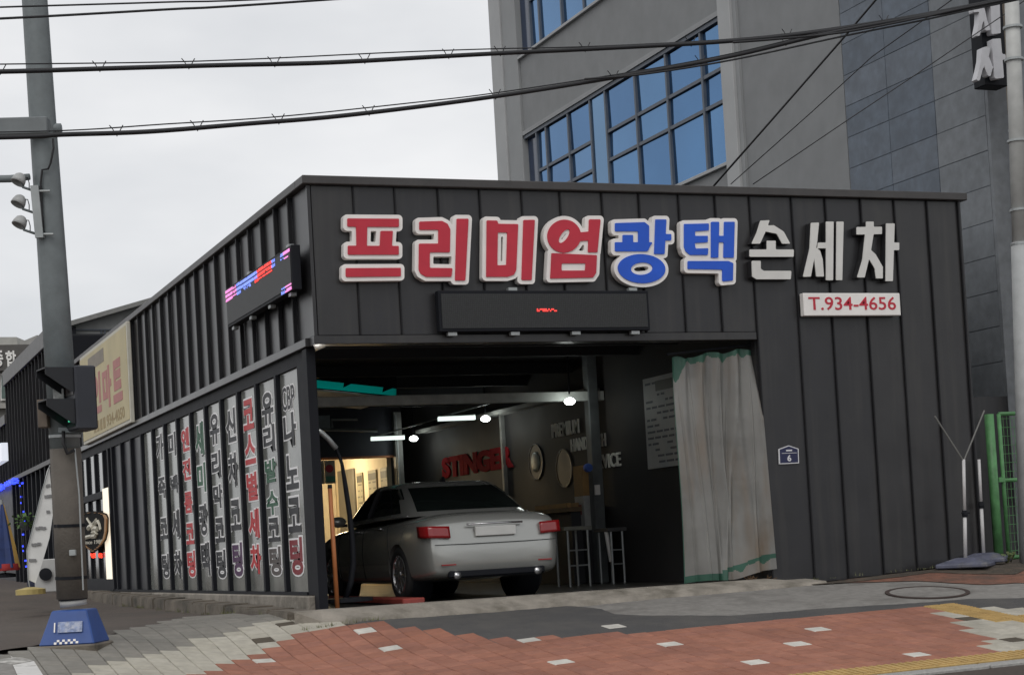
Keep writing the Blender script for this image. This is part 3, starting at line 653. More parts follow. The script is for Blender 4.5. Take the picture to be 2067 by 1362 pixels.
# ------------------------------------------------------------------ channel letters on the front fascia
def r1(x, y): p = onY(600+x/3.1318, 340+y/3.1318, -.11); return (p[0], p[2])
def r2(x, y): p = onY(1200+x/2.7197, 340+y/2.7197, -.11); return (p[0], p[2])
def poly(fn, *pts): return ('p', [fn(*p) for p in pts])
def ring(fn, cx, cy, rx, ry, a, ix_, iy_, ia):
    c = fn(cx, cy); s = np.hypot(*(np.array(fn(cx+1, cy))-np.array(c)))
    return ('e', (c[0], c[1], rx*s, ry*s, -a), (c[0], c[1], ix_*s, iy_*s, -ia))
LET = [
 ('red', '프', [poly(r1,(317,316),(643,318),(643,370),(317,368)), poly(r1,(372,360),(443,360),(440,495),(375,495)), poly(r1,(527,395),(605,395),(598,495),(522,495)), poly(r1,(320,488),(642,490),(642,545),(320,545)), poly(r1,(307,630),(655,628),(655,682),(307,686))]),
 ('red', '리', [poly(r1,(772,336),(915,332),(950,350),(968,385),(965,530),(838,530),(838,628),(982,630),(975,685),(815,685),(780,665),(768,640),(770,475),(892,475),(892,388),(772,388)), poly(r1,(1008,318),(1083,318),(1063,708),(998,708))]),
 ('red', '미', [('h', [r1(*p) for p in ((1198,328),(1265,330),(1270,350),(1397,352),(1385,640),(1370,672),(1330,685),(1195,685))], [r1(*p) for p in ((1268,405),(1328,405),(1322,610),(1265,612))]), poly(r1,(1430,326),(1502,325),(1482,705),(1418,705))]),
 ('red', '엄', [ring(r1,1688,428,108,94,-.35,50,20,-.85), poly(r1,(1845,322),(1918,322),(1898,530),(1838,530)), poly(r1,(1780,405),(1850,398),(1848,455),(1780,460)), ('h', [r1(*p) for p in ((1608,535),(1895,548),(1890,660),(1870,690),(1600,695))], [r1(*p) for p in ((1672,600),(1823,600),(1820,645),(1670,645))])]),
 ('blue', '광', [poly(r2,(113,300),(275,295),(300,315),(300,405),(240,405),(240,345),(113,345)), poly(r2,(155,365),(212,365),(212,412),(155,412)), poly(r2,(113,405),(320,405),(304,430),(292,455),(113,455)), poly(r2,(335,280),(395,280),(385,470),(328,470)), poly(r2,(385,360),(422,360),(422,395),(385,395)), ring(r2,260,550,130,72,0,60,30,-.1)]),
 ('blue', '택', [poly(r2,(492,305),(628,302),(628,340),(552,345),(552,370),(622,370),(622,405),(550,410),(555,440),(625,438),(622,475),(525,475),(500,455),(492,430)), poly(r2,(640,293),(685,293),(680,490),(640,490)), poly(r2,(712,293),(770,293),(765,490),(708,490)), poly(r2,(680,370),(716,370),(716,405),(680,405)), poly(r2,(512,508),(735,508),(762,520),(760,615),(702,620),(702,555),(512,552))]),
 ('white', '손', [poly(r2,(910,285),(965,282),(940,350),(910,415),(860,415),(890,350)), poly(r2,(938,312),(985,310),(1040,345),(1078,415),(1030,415),(1000,360),(940,348)), poly(r2,(945,395),(997,395),(997,450),(945,450)), poly(r2,(850,443),(1097,443),(1095,487),(850,487)), poly(r2,(862,505),(915,505),(915,550),(930,560),(1083,560),(1080,610),(890,610),(865,595))]),
 ('white', '세', [poly(r2,(1187,297),(1235,295),(1225,400),(1190,595),(1143,597),(1180,440)), poly(r2,(1212,430),(1240,450),(1255,500),(1262,595),(1217,595),(1205,490)), poly(r2,(1226,405),(1275,405),(1275,440),(1222,440)), poly(r2,(1270,290),(1315,290),(1312,615),(1270,615)), poly(r2,(1328,290),(1370,290),(1362,615),(1325,615))]),
 ('white', '차', [poly(r2,(1490,290),(1535,290),(1535,325),(1490,325)), poly(r2,(1438,320),(1580,318),(1580,362),(1438,365)), poly(r2,(1485,358),(1535,358),(1520,450),(1485,600),(1440,600),(1470,500)), poly(r2,(1512,440),(1545,470),(1585,540),(1585,605),(1545,605),(1538,550),(1508,500)), poly(r2,(1600,300),(1650,300),(1640,620),(1597,620)), poly(r2,(1642,405),(1675,405),(1675,450),(1640,450))])]
m_return = mat('letter_return_dark', (.02, .02, .022), .5, var=.1)
m_whiteface = mat('letter_white_face', (.66, .65, .62), .5, var=.06, scale=3)
desc = {'프': 'first', '리': 'second', '미': 'third', '엄': 'fourth', '광': 'fifth', '택': 'sixth', '손': 'seventh', '세': 'eighth', '차': 'ninth and last'}
t2 = lambda x, y, h: (x, -h, y)
for colr, ch, prims in LET:
    x0 = min(min(q[0] for q in p[1]) if p[0] in 'ph' else p[1][0]-p[1][2] for p in prims); z0 = min(min(q[1] for q in p[1]) if p[0] in 'ph' else p[1][1]-p[1][3] for p in prims)
    if colr == 'white': lab = 'unrimmed off-white channel letter %s, %s in the fascia sign' % (ch, desc[ch])
    else: lab = '%s channel letter %s with thick white rim, %s in the fascia sign' % (colr, ch, desc[ch])
    t = thing('sign_letter', lab, 'sign letter', (x0, -.05, z0), 'channel letters across the front fascia')
    if colr == 'white':
        plate(MB(), prims, .0, t2, .099, .012, .011).build('return', m_return, t)
        plate(MB(), prims, -.004, t2, .110, .099, .011).build('face', m_whiteface, t)
    else:
        plate(MB(), prims, .043, t2, .100, .012, .012).build('rim', m_offwhite, t)
        plate(MB(), prims, .0, t2, .112, .100, .011).build('face', m_red if colr == 'red' else m_blue, t)

# ------------------------------------------------------------------ boards on the facade
def led_board(label, o, U, Nv, w, h, d, rows):
    """o lower left corner on the wall, U along, Nv outwards"""
    o, U, Nv = (np.array(q, float) for q in (o, U, Nv)); Z = np.array([0, 0, 1.])
    t = thing('led_display', label, 'display', tuple(o), 'scrolling message boards')
    c = o+U*w/2+Z*h/2
    MB().obox(c+Nv*(d/2+.03), U*w/2, Nv*d/2, Z*h/2).build('case', m_black, t, bevel=.006)
    m = mat('led_matrix', (.030, .032, .033), .55, var=.2, scale=60)
    if not any(n.type == 'TEX_VORONOI' for n in m.node_tree.nodes):
        tr = m.node_tree; vo = N(tr, 'ShaderNodeTexVoronoi'); vo.inputs['Scale'].default_value = 46; vo.inputs['Randomness'].default_value = .08
        g_ = N(tr, 'ShaderNodeTexCoord'); tr.links.new(g_.outputs['Object'], vo.inputs['Vector'])
        mr = N(tr, 'ShaderNodeMapRange'); mr.inputs[1].default_value = .2; mr.inputs[2].default_value = .5; mr.inputs[3].default_value = 1.7; mr.inputs[4].default_value = .5
        tr.links.new(vo.outputs['Distance'], mr.inputs[0])
        b_ = tr.nodes['Principled BSDF']; l_ = b_.inputs['Base Color'].links[0].from_socket
        mu = N(tr, 'ShaderNodeMix', data_type='RGBA', blend_type='MULTIPLY'); mu.inputs[0].default_value = 1
        tr.links.new(l_, mu.inputs[6]); tr.links.new(mr.outputs[0], mu.inputs[7]); tr.links.new(mu.outputs[2], b_.inputs['Base Color'])
    MB().obox(c+Nv*(d+.033), U*(w/2-.03), Nv*.004, Z*(h/2-.035)).build('matrix', m, t)
    for colr, blocks in rows.items():
        mb = MB(); px = .017
        for (u0, u1, v0, v1, fill) in blocks:
            u = u0*w
            while u < u1*w:
                z = h*(1-v1)
                while z < h*(1-v0):
                    if random.random() < fill and (int(z/px) % 3 != 2 or fill > .9): mb.obox(o+U*u+Z*z+Nv*(d+.041), U*px*.42, Nv*.003, Z*px*.42)
                    z += px
                u += px
        mb.build('lit_pixels', mat('led_'+colr, (.1, .1, .1), .5, var=0, emit={'red': (1, .03, .02), 'blue': (.18, .28, 1), 'pink': (1, .28, .72)}[colr], es={'red': 1.5, 'blue': 1.3, 'pink': 1.15}[colr]), t, fix=False)['kind'] = 'stuff'
    for k in range(4):
        q = o+U*w*(.06+.29*k)
        MB().obox(q+Nv*(d*.5+.03)-Z*.022, U*.05, Nv*.03, Z*.018).build('bracket', m_steel_l, t)
        if k % 2: MB().obox(q+Nv*(d*.5+.03)+Z*(h+.02), U*.05, Nv*.03, Z*.016).build('bracket', m_steel_l, t)
    return t
led_board('wide dark message board with one small red lit word below the main letters', (1.33, -.012, 3.345), (1, 0, 0), (0, -1, 0), 2.49, .44, .10, {'red': [(.455, .545, .40, .545, .72)]})
led_board('narrow message board with pink, blue and red lit text on the side fascia', (-.052, 3.10, 3.83), (0, -1, 0), (-1, 0, 0), 3.0, .47, .10,
          {'pink': [(.01, .12, .03, .33, .8), (.12, .19, .03, .3, .45), (.91, .99, .03, .16, .85), (.91, .99, .84, .97, .9), (.92, .99, .2, .26, .4)],
           'blue': [(.20, .26, .03, .33, .7), (.26, .53, .03, .27, .8), (.30, .42, .27, .36, .35), (.745, .79, .05, .27, .6), (.865, .905, .06, .2, .6), (.86, .91, .86, .97, .6)],
           'red': [(.53, .74, .02, .30, .75), (.49, .54, .2, .36, .6)]})
tb = thing('phone_sign', 'small white box sign with red telephone number below the white letters', 'sign', (5.83, -.03, 3.5))
MB().box(5.835, 7.165, -.12, -.036, 3.50, 3.765).build('panel', m_offwhite, tb, bevel=.006)
tx = MB(); letters(tx, 'T.934-4656', (5.90, -.1203, 3.565), (1.20, 0, 0), (0, 0, .155), (0, -.004, 0), .008); tx.build('lettering', m_red, tb, fix=False)
ad = thing('address_plate', 'small navy house shaped number plate marked 6 on the dark panel', 'sign', (5.57, -.005, 1.79))
oc = [onY(x, y, -.02) for x, y in ((1573, 936.5), (1613, 934.5), (1612, 905), (1592, 898.5), (1571.5, 906))]
oc = [np.array(p) for p in oc]; cc = np.mean(oc, 0)
MB().prism([p for p in oc], (0, .014, 0)).build('plate', mat('plate_white', (.62, .62, .64), .4, var=.03), ad)
MB().prism([cc+(p-cc)*.90-np.array([0, .002, 0]) for p in oc], (0, .0015, 0)).build('field', mat('plate_navy', (.012, .015, .06), .4, var=.05), ad)
tx = MB(); letters(tx, '6', (5.545, -.0225, 1.828), (.052, 0, 0), (0, 0, .075), (0, -.002, 0), .03)
tx.box(5.475, 5.675, -.0240, -.0222, 1.921, 1.926); tx.box(5.535, 5.615, -.0240, -.0222, 1.945, 1.962)
tx.build('lettering', MATS['plate_white'], ad, fix=False)
# yellow mart sign on the side fascia
ys0, ys1, yz0, yz1 = 10.2, 15.1, 3.30, 4.90
YA, YB, YC = 10.72, 11.75, 12.82
ym = thing('mart_sign', 'faded yellow box sign with pinkish Korean letters behind the signal pole', 'sign', (-.06, ys0, yz0))
MB().box(-.125, -.055, ys0, ys1, yz0, yz1).build('box', mat('sign_side_cream', (.52, .50, .43), .6, var=.08), ym, bevel=.01)
MB().box(-.133, -.1255, ys0+.05, ys1-.05, yz0+.06, yz1-.06).build('face', mat('faded_yellow', (.50, .43, .25), .6, var=.10, scale=1.5, dirt=(.44, .39, .26), dscale=1), ym)
tx = MB()
for ch, ya in (('트', YA), ('마', YB), ('인', YC)):
    letters(tx, ch, (-.1335, ya+.9, 3.72), (0, -.87, 0), (0, 0, .70), (-.004, 0, 0), .05)
tx.build('lettering', mat('faded_pink_ink', (.42, .17, .155), .6, var=.1), ym, fix=False)
tx = MB(); letters(tx, '934-4050', (-.1335, 12.4, 3.42), (0, -1.75, 0), (0, 0, .19), (-.003, 0, 0), .02)
for k in range(4): tx.box(-.1365, -.1335, 12.55+.33*k, 12.78+.33*k, 3.42, 3.60)
tx.build('lettering', mat('faded_brown_ink', (.30, .22, .10), .6, var=.1), ym, fix=False)['kind'] = 'stuff'
MB().box(-.1360, -.1335, 12.4, 14.1, 4.53, 4.76).build('caption_band', mat('caption_grey', (.22, .19, .15), .6, var=.2), ym)
# ------------------------------------------------------------------ things in the bay
def bulb_lamp(px, py, label, watt, tube=True):
    p = onX(px, py, 5.0 if tube else 4.76); t = thing('garage_lamp', label, 'lamp', tuple(p), 'lamps along the bay wall')
    MB().lathe(p, (0, 0, -1), [(.0, -.055), (.04, -.045), (.068, -.022), (.078, .0), (.068, .022), (.04, .042), (0, .048)], 20).build('bulb', mat('bulb_glow', (.9, .9, .9), .3, var=0, emit=(.93, 1, .95), es=9.), t, smooth=True)
    MB().tube([p+np.array([0, 0, .1]), p+np.array([0, 0, .62])], .012, 6).build('stem', m_black, t)
    if tube:
        a = p+np.array([-.14, .1, .03]); b = p+np.array([-.72, .18, .03])
        MB().bar(a, b, .10, .06).build('batten', mat('batten_glow', (.8, .85, .82), .4, var=0, emit=(.85, 1, .94), es=1.1), t)
        MB().bar(a+np.array([0, 0, .04]), b+np.array([0, 0, .04]), .11, .015).build('batten_back', m_white, t)
        MB().tube([b+np.array([.1, 0, .05]), p+np.array([.2, -.9, .28])], .012, 6).build('rod', m_steel_l, t)
    l = bpy.data.lights.new('lamp_light', 'POINT'); l.energy = watt; l.color = (.92, 1, .95); l.shadow_soft_size = .08
    lo = bpy.data.objects.new('lamp_light', l); COL.objects.link(lo); lo.parent = t; lo.location = (0, 0, -.16)
bulb_lamp(1150, 810, 'bare round lit bulb nearest the street on the bay wall', 1.3, False)
bulb_lamp(980, 845, 'lit bulb with white batten above the red wall lettering', 2.8)
bulb_lamp(835, 885, 'farthest lit bulb with batten beside the back post', 2.8)
p = onY(631, 741, .5)
t = thing('corner_bulb', 'tiny bright bulb under the ceiling by the corner post', 'lamp', tuple(p))
MB().lathe(p, (0, 0, -1), [(0, -.03), (.02, -.025), (.03, 0), (.02, .03), (0, .035)], 12).build('bulb', mat('small_glow', (.9, .9, .9), .3, var=0, emit=(1, .95, .9), es=4.), t, smooth=True)
MB().tube([p+np.array([0, 0, .03]), p+np.array([0, 0, .5])], .006, 6).build('cord', m_black, t)
l = bpy.data.lights.new('lamp_light', 'POINT'); l.energy = 7; l.color = (1, .97, .92); l.shadow_soft_size = .05
lo = bpy.data.objects.new('lamp_light', l); COL.objects.link(lo); lo.parent = t; lo.location = (.05, 0, -.06)
# office ceiling lamp
t = thing('office_lamp', 'flat warm ceiling lamp in the back office', 'lamp', (3.7, 13.8, 2.95))
MB().box(3.3, 4.1, 13.4, 14.2, 2.90, 2.955).build('panel', mat('office_glow', (.9, .85, .7), .5, var=0, emit=(1, .84, .55), es=6.), t)
l = bpy.data.lights.new('lamp_light', 'POINT'); l.energy = 60; l.color = (1, .83, .55); l.shadow_soft_size = .3
lo = bpy.data.objects.new('lamp_light', l); COL.objects.link(lo); lo.parent = t; lo.location = (0, 0, -.35)
# posters and door on the office wall
m_post = mat('poster_paper', (.30, .27, .19), .6, var=.15, scale=3)
def wall_sheet(name, label, cat, px0, py0, px1, py1, X, m, rows, ink=(.12, .11, .09), group=None, band=None):
    a = onX(px0, py0, X); b = onX(px1, py1, X); y0, y1 = sorted((a[1], b[1])); zt = a[2]; zb = b[2]
    t = thing(name, label, cat, (X, y0, zb), group)
    MB().box(X-.02, X-.003, y0, y1, zb, zt).build('sheet', m, t)
    mb = MB(); h = zt-zb
    for k in range(rows):
        z = zt-h*(k+1)/(rows+1); yv = y1-.04*(y1-y0)-.02
        while yv > y0+.06*(y1-y0):
            L = random.uniform(.06, .22)*(y1-y0)
            if random.random() < .72: mb.box(X-.0235, X-.0212, max(yv-L, y0+.03), yv, z-h*.012, z+h*.012)
            yv -= L+.04*(y1-y0)
    if mb.v: mb.build('print', mat('print_%s' % name, ink, .6, var=.1), t)['kind'] = 'stuff'
    if band: MB().box(X-.0245, X-.0215, y0+.05*(y1-y0), y1-(.35 if name == 'price_list' else .05)*(y1-y0), zt-h*.16, zt-h*.05).build('band', band, t)
    return t
m_ban = mat('poster_band', (.08, .075, .065), .6, var=.2)
wall_sheet('poster', 'tall price poster nearest the door on the lit office wall', 'poster', 721, 955, 739, 1075, 4.69, m_post, 9, group='posters on the office wall', band=m_ban)
wall_sheet('poster', 'middle tall poster on the lit office wall', 'poster', 744, 950, 767, 1070, 4.69, m_post, 9, group='posters on the office wall', band=m_ban)
wall_sheet('poster', 'rightmost tall poster on the lit office wall by the post', 'poster', 769, 945, 789, 1070, 4.69, m_post, 9, group='posters on the office wall', band=m_ban)
a = onX(684, 951, 4.69); b = onX(716, 944, 4.69)
t = thing('office_door', 'grey panelled door in the lit office wall', 'door', (4.69, b[1], SZ))
MB().box(4.655, 4.697, b[1], a[1], SZ+.003, a[2]).build('leaf', mat('grey_door', (.13, .12, .10), .5, var=.15), t, bevel=.006)
MB().tube([(4.64, b[1]+.12, 1.5), (4.62, b[1]+.12, 1.5), (4.62, b[1]+.24, 1.5)], .012, 6).build('handle', m_black, t)
# boxed notice hanging at the left of the office opening
a = onY(634, 930, 11.9); b = onY(655, 976, 11.9); c_ = onY(678, 975, 11.9)
t = thing('notice_box', 'pale framed notice box at the left edge of the office opening', 'notice', (float(a[0]), 11.9, float(b[2])))
MB().box(a[0], b[0], 11.86, 11.94, b[2], a[2]).build('frame', m_cream, t, bevel=.006)
MB().box(a[0]+.03, b[0]-.03, 11.852, 11.859, b[2]+.04, a[2]-.05).build('sheet', m_post, t)
MB().box(b[0]+.02, c_[0], 11.9, 11.93, b[2], a[2]).build('flag', mat('notice_flag', (.40, .36, .30), .6, var=.2), t)
MB().lathe(((b[0]+c_[0])/2, 11.895, (a[2]+b[2])/2+.06), (0, -1, 0), [(0, .003), (.07, .003), (.07, -.01)], 16).build('disc', m_red, t)
MB().box(b[0]+.03, c_[0]-.01, 11.892, 11.898, b[2]+.03, b[2]+.13).build('band', mat('mint_band', (.10, .32, .22), .6), t)
# long reel on the header and bent black spray boom
a = onY(632, 842, 11.6); b = onY(720, 856, 11.6)
t = thing('hose_reel', 'pale label and bracket of a ceiling reel above the office opening', 'reel', tuple(b))
MB().box(a[0]-.15, a[0]+.27, 11.5, 11.6, b[2]-.06, a[2]+.02).build('label_plate', mat('blue_white_label', (.36, .42, .45), .6, var=.2), t)
MB().tube([(a[0]+.32, 11.55, b[2]-.05), (a[0]+.31, 11.55, a[2]-.05), (b[0], 11.55, a[2]-.06)], .022, 8).build('bracket', m_steel_l, t)
MB().tube([(a[0]-.2, 11.55, b[2]-.07), (b[0]+.35, 11.55, b[2]-.12)], .028, 8).build('rail', m_steel_l, t)
Yh = .75
pts = [onY(x, y, Yh) for x, y in ((640, 868), (650, 874), (662, 885), (679, 905), (690, 935), (698, 985), (706, 1040), (711, 1090), (713, 1135), (708, 1175), (696, 1212))]
t = thing('spray_boom', 'bent black hose hanging down beside the car and corner post', 'hose', tuple(pts[-1]))
MB().tube(pts[2:], [.018, .018, .02, .028, .03, .032, .034, .034, .03], 8).build('hose', m_black, t, smooth=True)
MB().tube(pts[:4], .03, 8).build('swivel_arm', m_steel_l, t, smooth=True)
MB().lathe(onY(700, 1210, .6), (0, 0, 1), [(0, -.02), (.28, -.02), (.28, .02), (0, .03)], 20).build('base', m_black, t)
a = onY(662, 985, .35); b = onY(680, 1206, .35)
t = thing('orange_pole', 'thin orange wooden pole standing against the corner post', 'pole', (float(b[0]), .35, SZ))
MB().tube([(b[0], .35, SZ+.003), (float(a[0])+.03, .38, a[2])], [.026, .024], 8).build('shaft', m_orange, t, smooth=True)
MB().tube([(float(a[0])+.03, .38, a[2]), (float(a[0])+.031, .381, a[2]+.04)], [.027, .022], 8).build('cap', m_black, t)
a = onY(688, 1195, 2.4)
t = thing('floor_ramp', 'low red steel lift ramp on the floor beside the car', 'ramp', (1.2, 1.2, SZ))
MB().box(1.10, 1.36, .9, 5.0, SZ+.003, SZ+.075).build('rail', mat('ramp_red', (.26, .045, .035), .5, var=.2), t, bevel=.012)
MB().box(1.07, 1.39, .86, 5.04, SZ+.001, SZ+.02).build('foot', m_black, t)
# raised words and emblems on the bay wall
XW = 5.398
def wallword(s, pxa, pya, pxb, pyb, hpx, m, label, bold=.03, dep=.02):
    a = onX(pxa, pya, XW-dep); b = onX(pxb, pyb, XW-dep); h = onX(pxa, pya-hpx, XW-dep)[2]-a[2]
    mb = MB(); letters(mb, s, (XW-.002, a[1], a[2]), (0, b[1]-a[1], 0), (0, 0, h), (-dep, 0, 0), bold)
    o = mb.build('wall_lettering', m, fix=False); tag(o, label, 'lettering'); return o
wallword('STINGER', 893, 966, 1036, 944, 42, mat('wall_red', (.30, .022, .028), .9, var=.15, scale=3, spec=.05), 'red raised capital letters on the dark bay wall above the car', .06)
m_wl = mat('wall_letter_white', (.78, .77, .70), .8, var=.15, spec=.1)
wallword('PREMIUM', 1114, 884, 1168, 873, 28, m_wl, 'pale raised word PREMIUM high on the bay wall', .015)
wallword('HANDWASH', 1152, 912, 1222, 897, 26, m_wl, 'pale raised word HANDWASH partly behind the grey bay post', .015)
wallword('SERVICE', 1190, 949, 1252, 934, 28, m_wl, 'pale raised word SERVICE low beside the grey bay post', .015)
def roundel(px, py, r, rim, face, label, inner=None, fi=None):
    p = onX(px, py, XW-.03)
    t = thing('wall_roundel', label, 'emblem', tuple(p)); c = (XW-.002, p[1], p[2])
    MB().lathe(c, (-1, 0, 0), [(r, .0), (r, .014), (r*.95, .016), (r*.94, .010)], 40).build('rim', rim, t, smooth=True)
    MB().lathe(c, (-1, 0, 0), [(r*.94, .009), (0, .010)], 40).build('disc', face, t)
    if inner: MB().lathe(c, (-1, 0, 0), [(inner, .011), (inner, .02), (inner*.7, .03), (0, .034)], 32).build('boss', fi, t, smooth=True)
roundel(1079, 932, .275, mat('rim_blue', (.06, .065, .085), .4, var=.2), mat('disc_navy', (.020, .023, .038), .5, var=.2), 'round navy wall emblem with pale centre like a wheel', .155, mat('boss_pale', (.40, .42, .36), .4, var=.25, scale=12))
roundel(1136, 945, .285, mat('rim_brass', (.16, .13, .10), .4, var=.2), mat('disc_brown', (.034, .029, .025), .5, var=.2), 'round brown wall emblem with thin brass rim right of the navy one')
wall_sheet('price_list', 'large pale price list sheet on the bay side wall beside the plastic curtain', 'poster', 1300, 766, 1384, 937, 5.398, mat('price_sheet', (.40, .41, .40), .5, var=.12, scale=2, dirt=(.28, .33, .36), dscale=1.4), 14, ink=(.11, .12, .14), band=mat('price_band', (.06, .065, .055), .5))
# work stools and trolley
def stool(px0, px1, py_top, py_bot, Y, label, top_m):
    a = onY(px0, py_top, Y); b = onY(px1, py_top, Y); w = b[0]-a[0]; z1 = a[2]
    t = thing('work_stand', label, 'stand', ((a[0]+b[0])/2, Y+.2, SZ), 'tubular work stands by the bay post')
    MB().box(a[0]-.04, b[0]+.04, Y-.03, Y+.42, z1-.03, z1+.02).build('top', top_m, t, bevel=.006)
    for x in (a[0]+.02, b[0]-.02):
        for yy in (Y, Y+.38): MB().tube([(x, yy, SZ+.002), (x, yy, z1-.031)], .016, 6).build('leg', m_steel_l, t)
    for zq in (.36, .62): MB().tube([(a[0]+.02, Y, SZ+(z1-SZ)*zq), (b[0]-.02, Y, SZ+(z1-SZ)*zq)], .011, 6).build('rung', m_steel_l, t)
stool(1142, 1188, 1066, 1165, 3.6, 'low tubular stand with pale slat top right of the car', mat('stand_top', (.20, .20, .17), .6, var=.2))
stool(1230, 1258, 1068, 1165, 3.8, 'narrow tubular stand behind the grey bay post', mat('stand_top_dark', (.08, .08, .08), .6, var=.2))
a = onX(1095, 1020, 5.1); b = onX(1180, 1000, 5.1)
t = thing('workbench', 'dark workbench against the bay wall heaped with wooden lengths', 'bench', (5.1, float(b[1]), SZ))
y0_, y1_ = float(min(a[1], b[1])), float(max(a[1], b[1])); zt_ = 1.52
MB().box(4.85, 5.39, y0_, y1_, zt_-.06, zt_).build('top', mat('bench_wood', (.13, .085, .045), .7, var=.3), t)
MB().box(4.9, 5.36, y0_+.05, y1_-.05, SZ+.003, zt_-.065).build('cabinet', m_dark, t)
for k in range(2):
    t = MB().bar((4.9+.16*k, y0_+.1, zt_+.032), (4.92+.16*k, y1_-.2, zt_+.032), .055, .06).build('timber_length', mat('raw_timber', (.33, .19, .07), .7, var=.25))
    tag(t, ('outer' if k == 0 else 'inner')+' sawn orange timber length lying on the workbench by the bay wall', 'timber', 'timber on the workbench')
p = onX(1187, 985, 5.2)
t = thing('carton_stack', 'tall narrow brown and white carton by the grey bay post', 'carton', (5.1, float(p[1]), 1.2))
zc = onX(1187, 1000, 5.2)[2]
MB().box(5.05, 5.30, p[1]-.16, p[1]+.14, zc, zc+.42).build('upper_carton', mat('carton_brown', (.26, .15, .055), .7, var=.2), t)
MB().box(5.05, 5.30, p[1]-.16, p[1]+.14, zc-.48, zc-.004).build('lower_carton', mat('carton_white', (.33, .33, .32), .6, var=.2), t)
MB().box(5.043, 5.049, p[1]-.08, p[1]+.06, zc-.26, zc-.12).build('print', mat('carton_print', (.16, .04, .04), .6), t)
MB().box(5.06, 5.30, p[1]-.15, p[1]+.13, SZ+.003, zc-.482).build('base_crate', m_dark, t)
a = onY(1223, 1068, 3.9); b = onY(1231, 1133, 3.9)
tag(MB().tube([(a[0], 3.9, a[2]), (b[0]+.02, 3.9, b[2])], .03, 8).build('white_tube', m_offwhite), 'short white plastic tube leaning behind the grey bay post', 'tube')
a = onY(1207, 985, 4.35); tag(MB().box(a[0]-.03, a[0]+.04, 4.36, 4.41, a[2]-.09, a[2]+.05).build('switch_box', m_offwhite, bevel=.006), 'small white switch box on the grey bay post', 'switch')
a = onY(1192, 943, 4.3); tag(MB().lathe((a[0], 4.38, a[2]), (0, -1, 0), [(0, .05), (.05, .045), (.06, .02), (.06, -.03)], 16).build('blue_dial', mat('dial_blue', (.06, .12, .42), .4, var=.2)), 'small blue dial by the grey bay post', 'gauge')

# plastic curtain
cu = thing('plastic_curtain', 'milky plastic sheet curtain with green taped edges gathered at the right of the bay', 'curtain', (4.75, .12, .5))
def curt(u, v):
    """u 0..1 across, v 0 top..1 bottom"""
    xt = 4.20+u*(5.235-4.20); xb = 4.20+u*(5.31-4.20)
    x = xt*(1-v)+xb*v-.10*math.sin(math.pi*min(1, v*1.5))*(1-u)*(1-v)*.2
    zt = 3.06+.09*u+.018*math.sin(17*u)-.03*math.exp(-((u-.17)/.04)**2); zb = .50+.045*u+.012*math.sin(9*u)+(.03*max(0, u-.55)*4 if u > .55 else 0)
    z = zt*(1-v)+zb*v
    amp = .050*(.5+.5*v)
    y = .11+amp*math.sin(13*u+1.6*v)*(1-.5*u)+0.034*math.sin(31*u+1.4*math.sin(4*v))*(1-v*.75)+.05*(u-.5)*math.sin(3.1*v)+.030*math.sin(7*u-3.5*v)
    y -= .055*math.exp(-((u-(.80-.36*v))/.035)**2)*(v**.6); y += .045*math.exp(-((u-.37)/.018)**2)*min(1, 3*v)
    y += .03*math.exp(-((u-.12)/.03)**2)*max(0, 1-3*v)
    for uk, sl_, a_ in ((.07, .05, .022), (.22, .02, -.024), (.47, -.10, .020), (.58, -.05, -.016), (.70, -.22, .024), (.93, -.12, -.02)): y += a_*math.exp(-((u-uk-sl_*v)/.011)**2)*min(1, 4*v)
    y -= .105*v*u+.02*v
    w_ = min(1, max(0, (x-5.16)/.07)); w_ *= min(1, max(0, (v-.02)/.3)); y = y*(1-w_)+min(y, -.035)*w_
    return (x, y, z)
nu, nv = 170, 200
groups = {'sheet': [], 'tape': [], 'stain': []}
mb = MB(); mb.v = [curt(i/nu, j/nv) for j in range(nv+1) for i in range(nu+1)]
def csel(i, j):
    u, v = (i+.5)/nu, (j+.5)/nv
    n_ = .008*math.sin(23*u)+.006*math.sin(51*u+1)
    if v < .026+n_+.085*math.exp(-((u-.06)/.07)**2): return 'tape'
    if u < .40 and v > .972: return 'tape'
    if u > .45 and .945-.03*(u-.45) < v < .968-.03*(u-.45)+n_: return 'tape'
    if .40 < u < .47 and v > .955: return 'tape'
    if u < .012: return 'tape'
    return 'sheet'
for kind, m_ in (('sheet', m_plastic), ('tape', m_greentape)):
    b_ = MB(); b_.v = mb.v; b_.f = [(j*(nu+1)+i, j*(nu+1)+i+1, (j+1)*(nu+1)+i+1, (j+1)*(nu+1)+i) for j in range(nv) for i in range(nu) if csel(i, j) == kind]
    me = b_.mesh(kind, ROOT[cu.name].inverted(), fix=False)
    bm = bmesh.new(); bm.from_mesh(me); bmesh.ops.delete(bm, geom=[v for v in bm.verts if not v.link_faces], context='VERTS'); bm.to_mesh(me); bm.free()
    link_mesh('sheet' if kind == 'sheet' else 'tape', me, m_, cu, True)
MB().tube([(4.15, .13, 3.10), (5.24, .13, 3.20)], .014, 6).build('rail', m_black, cu)
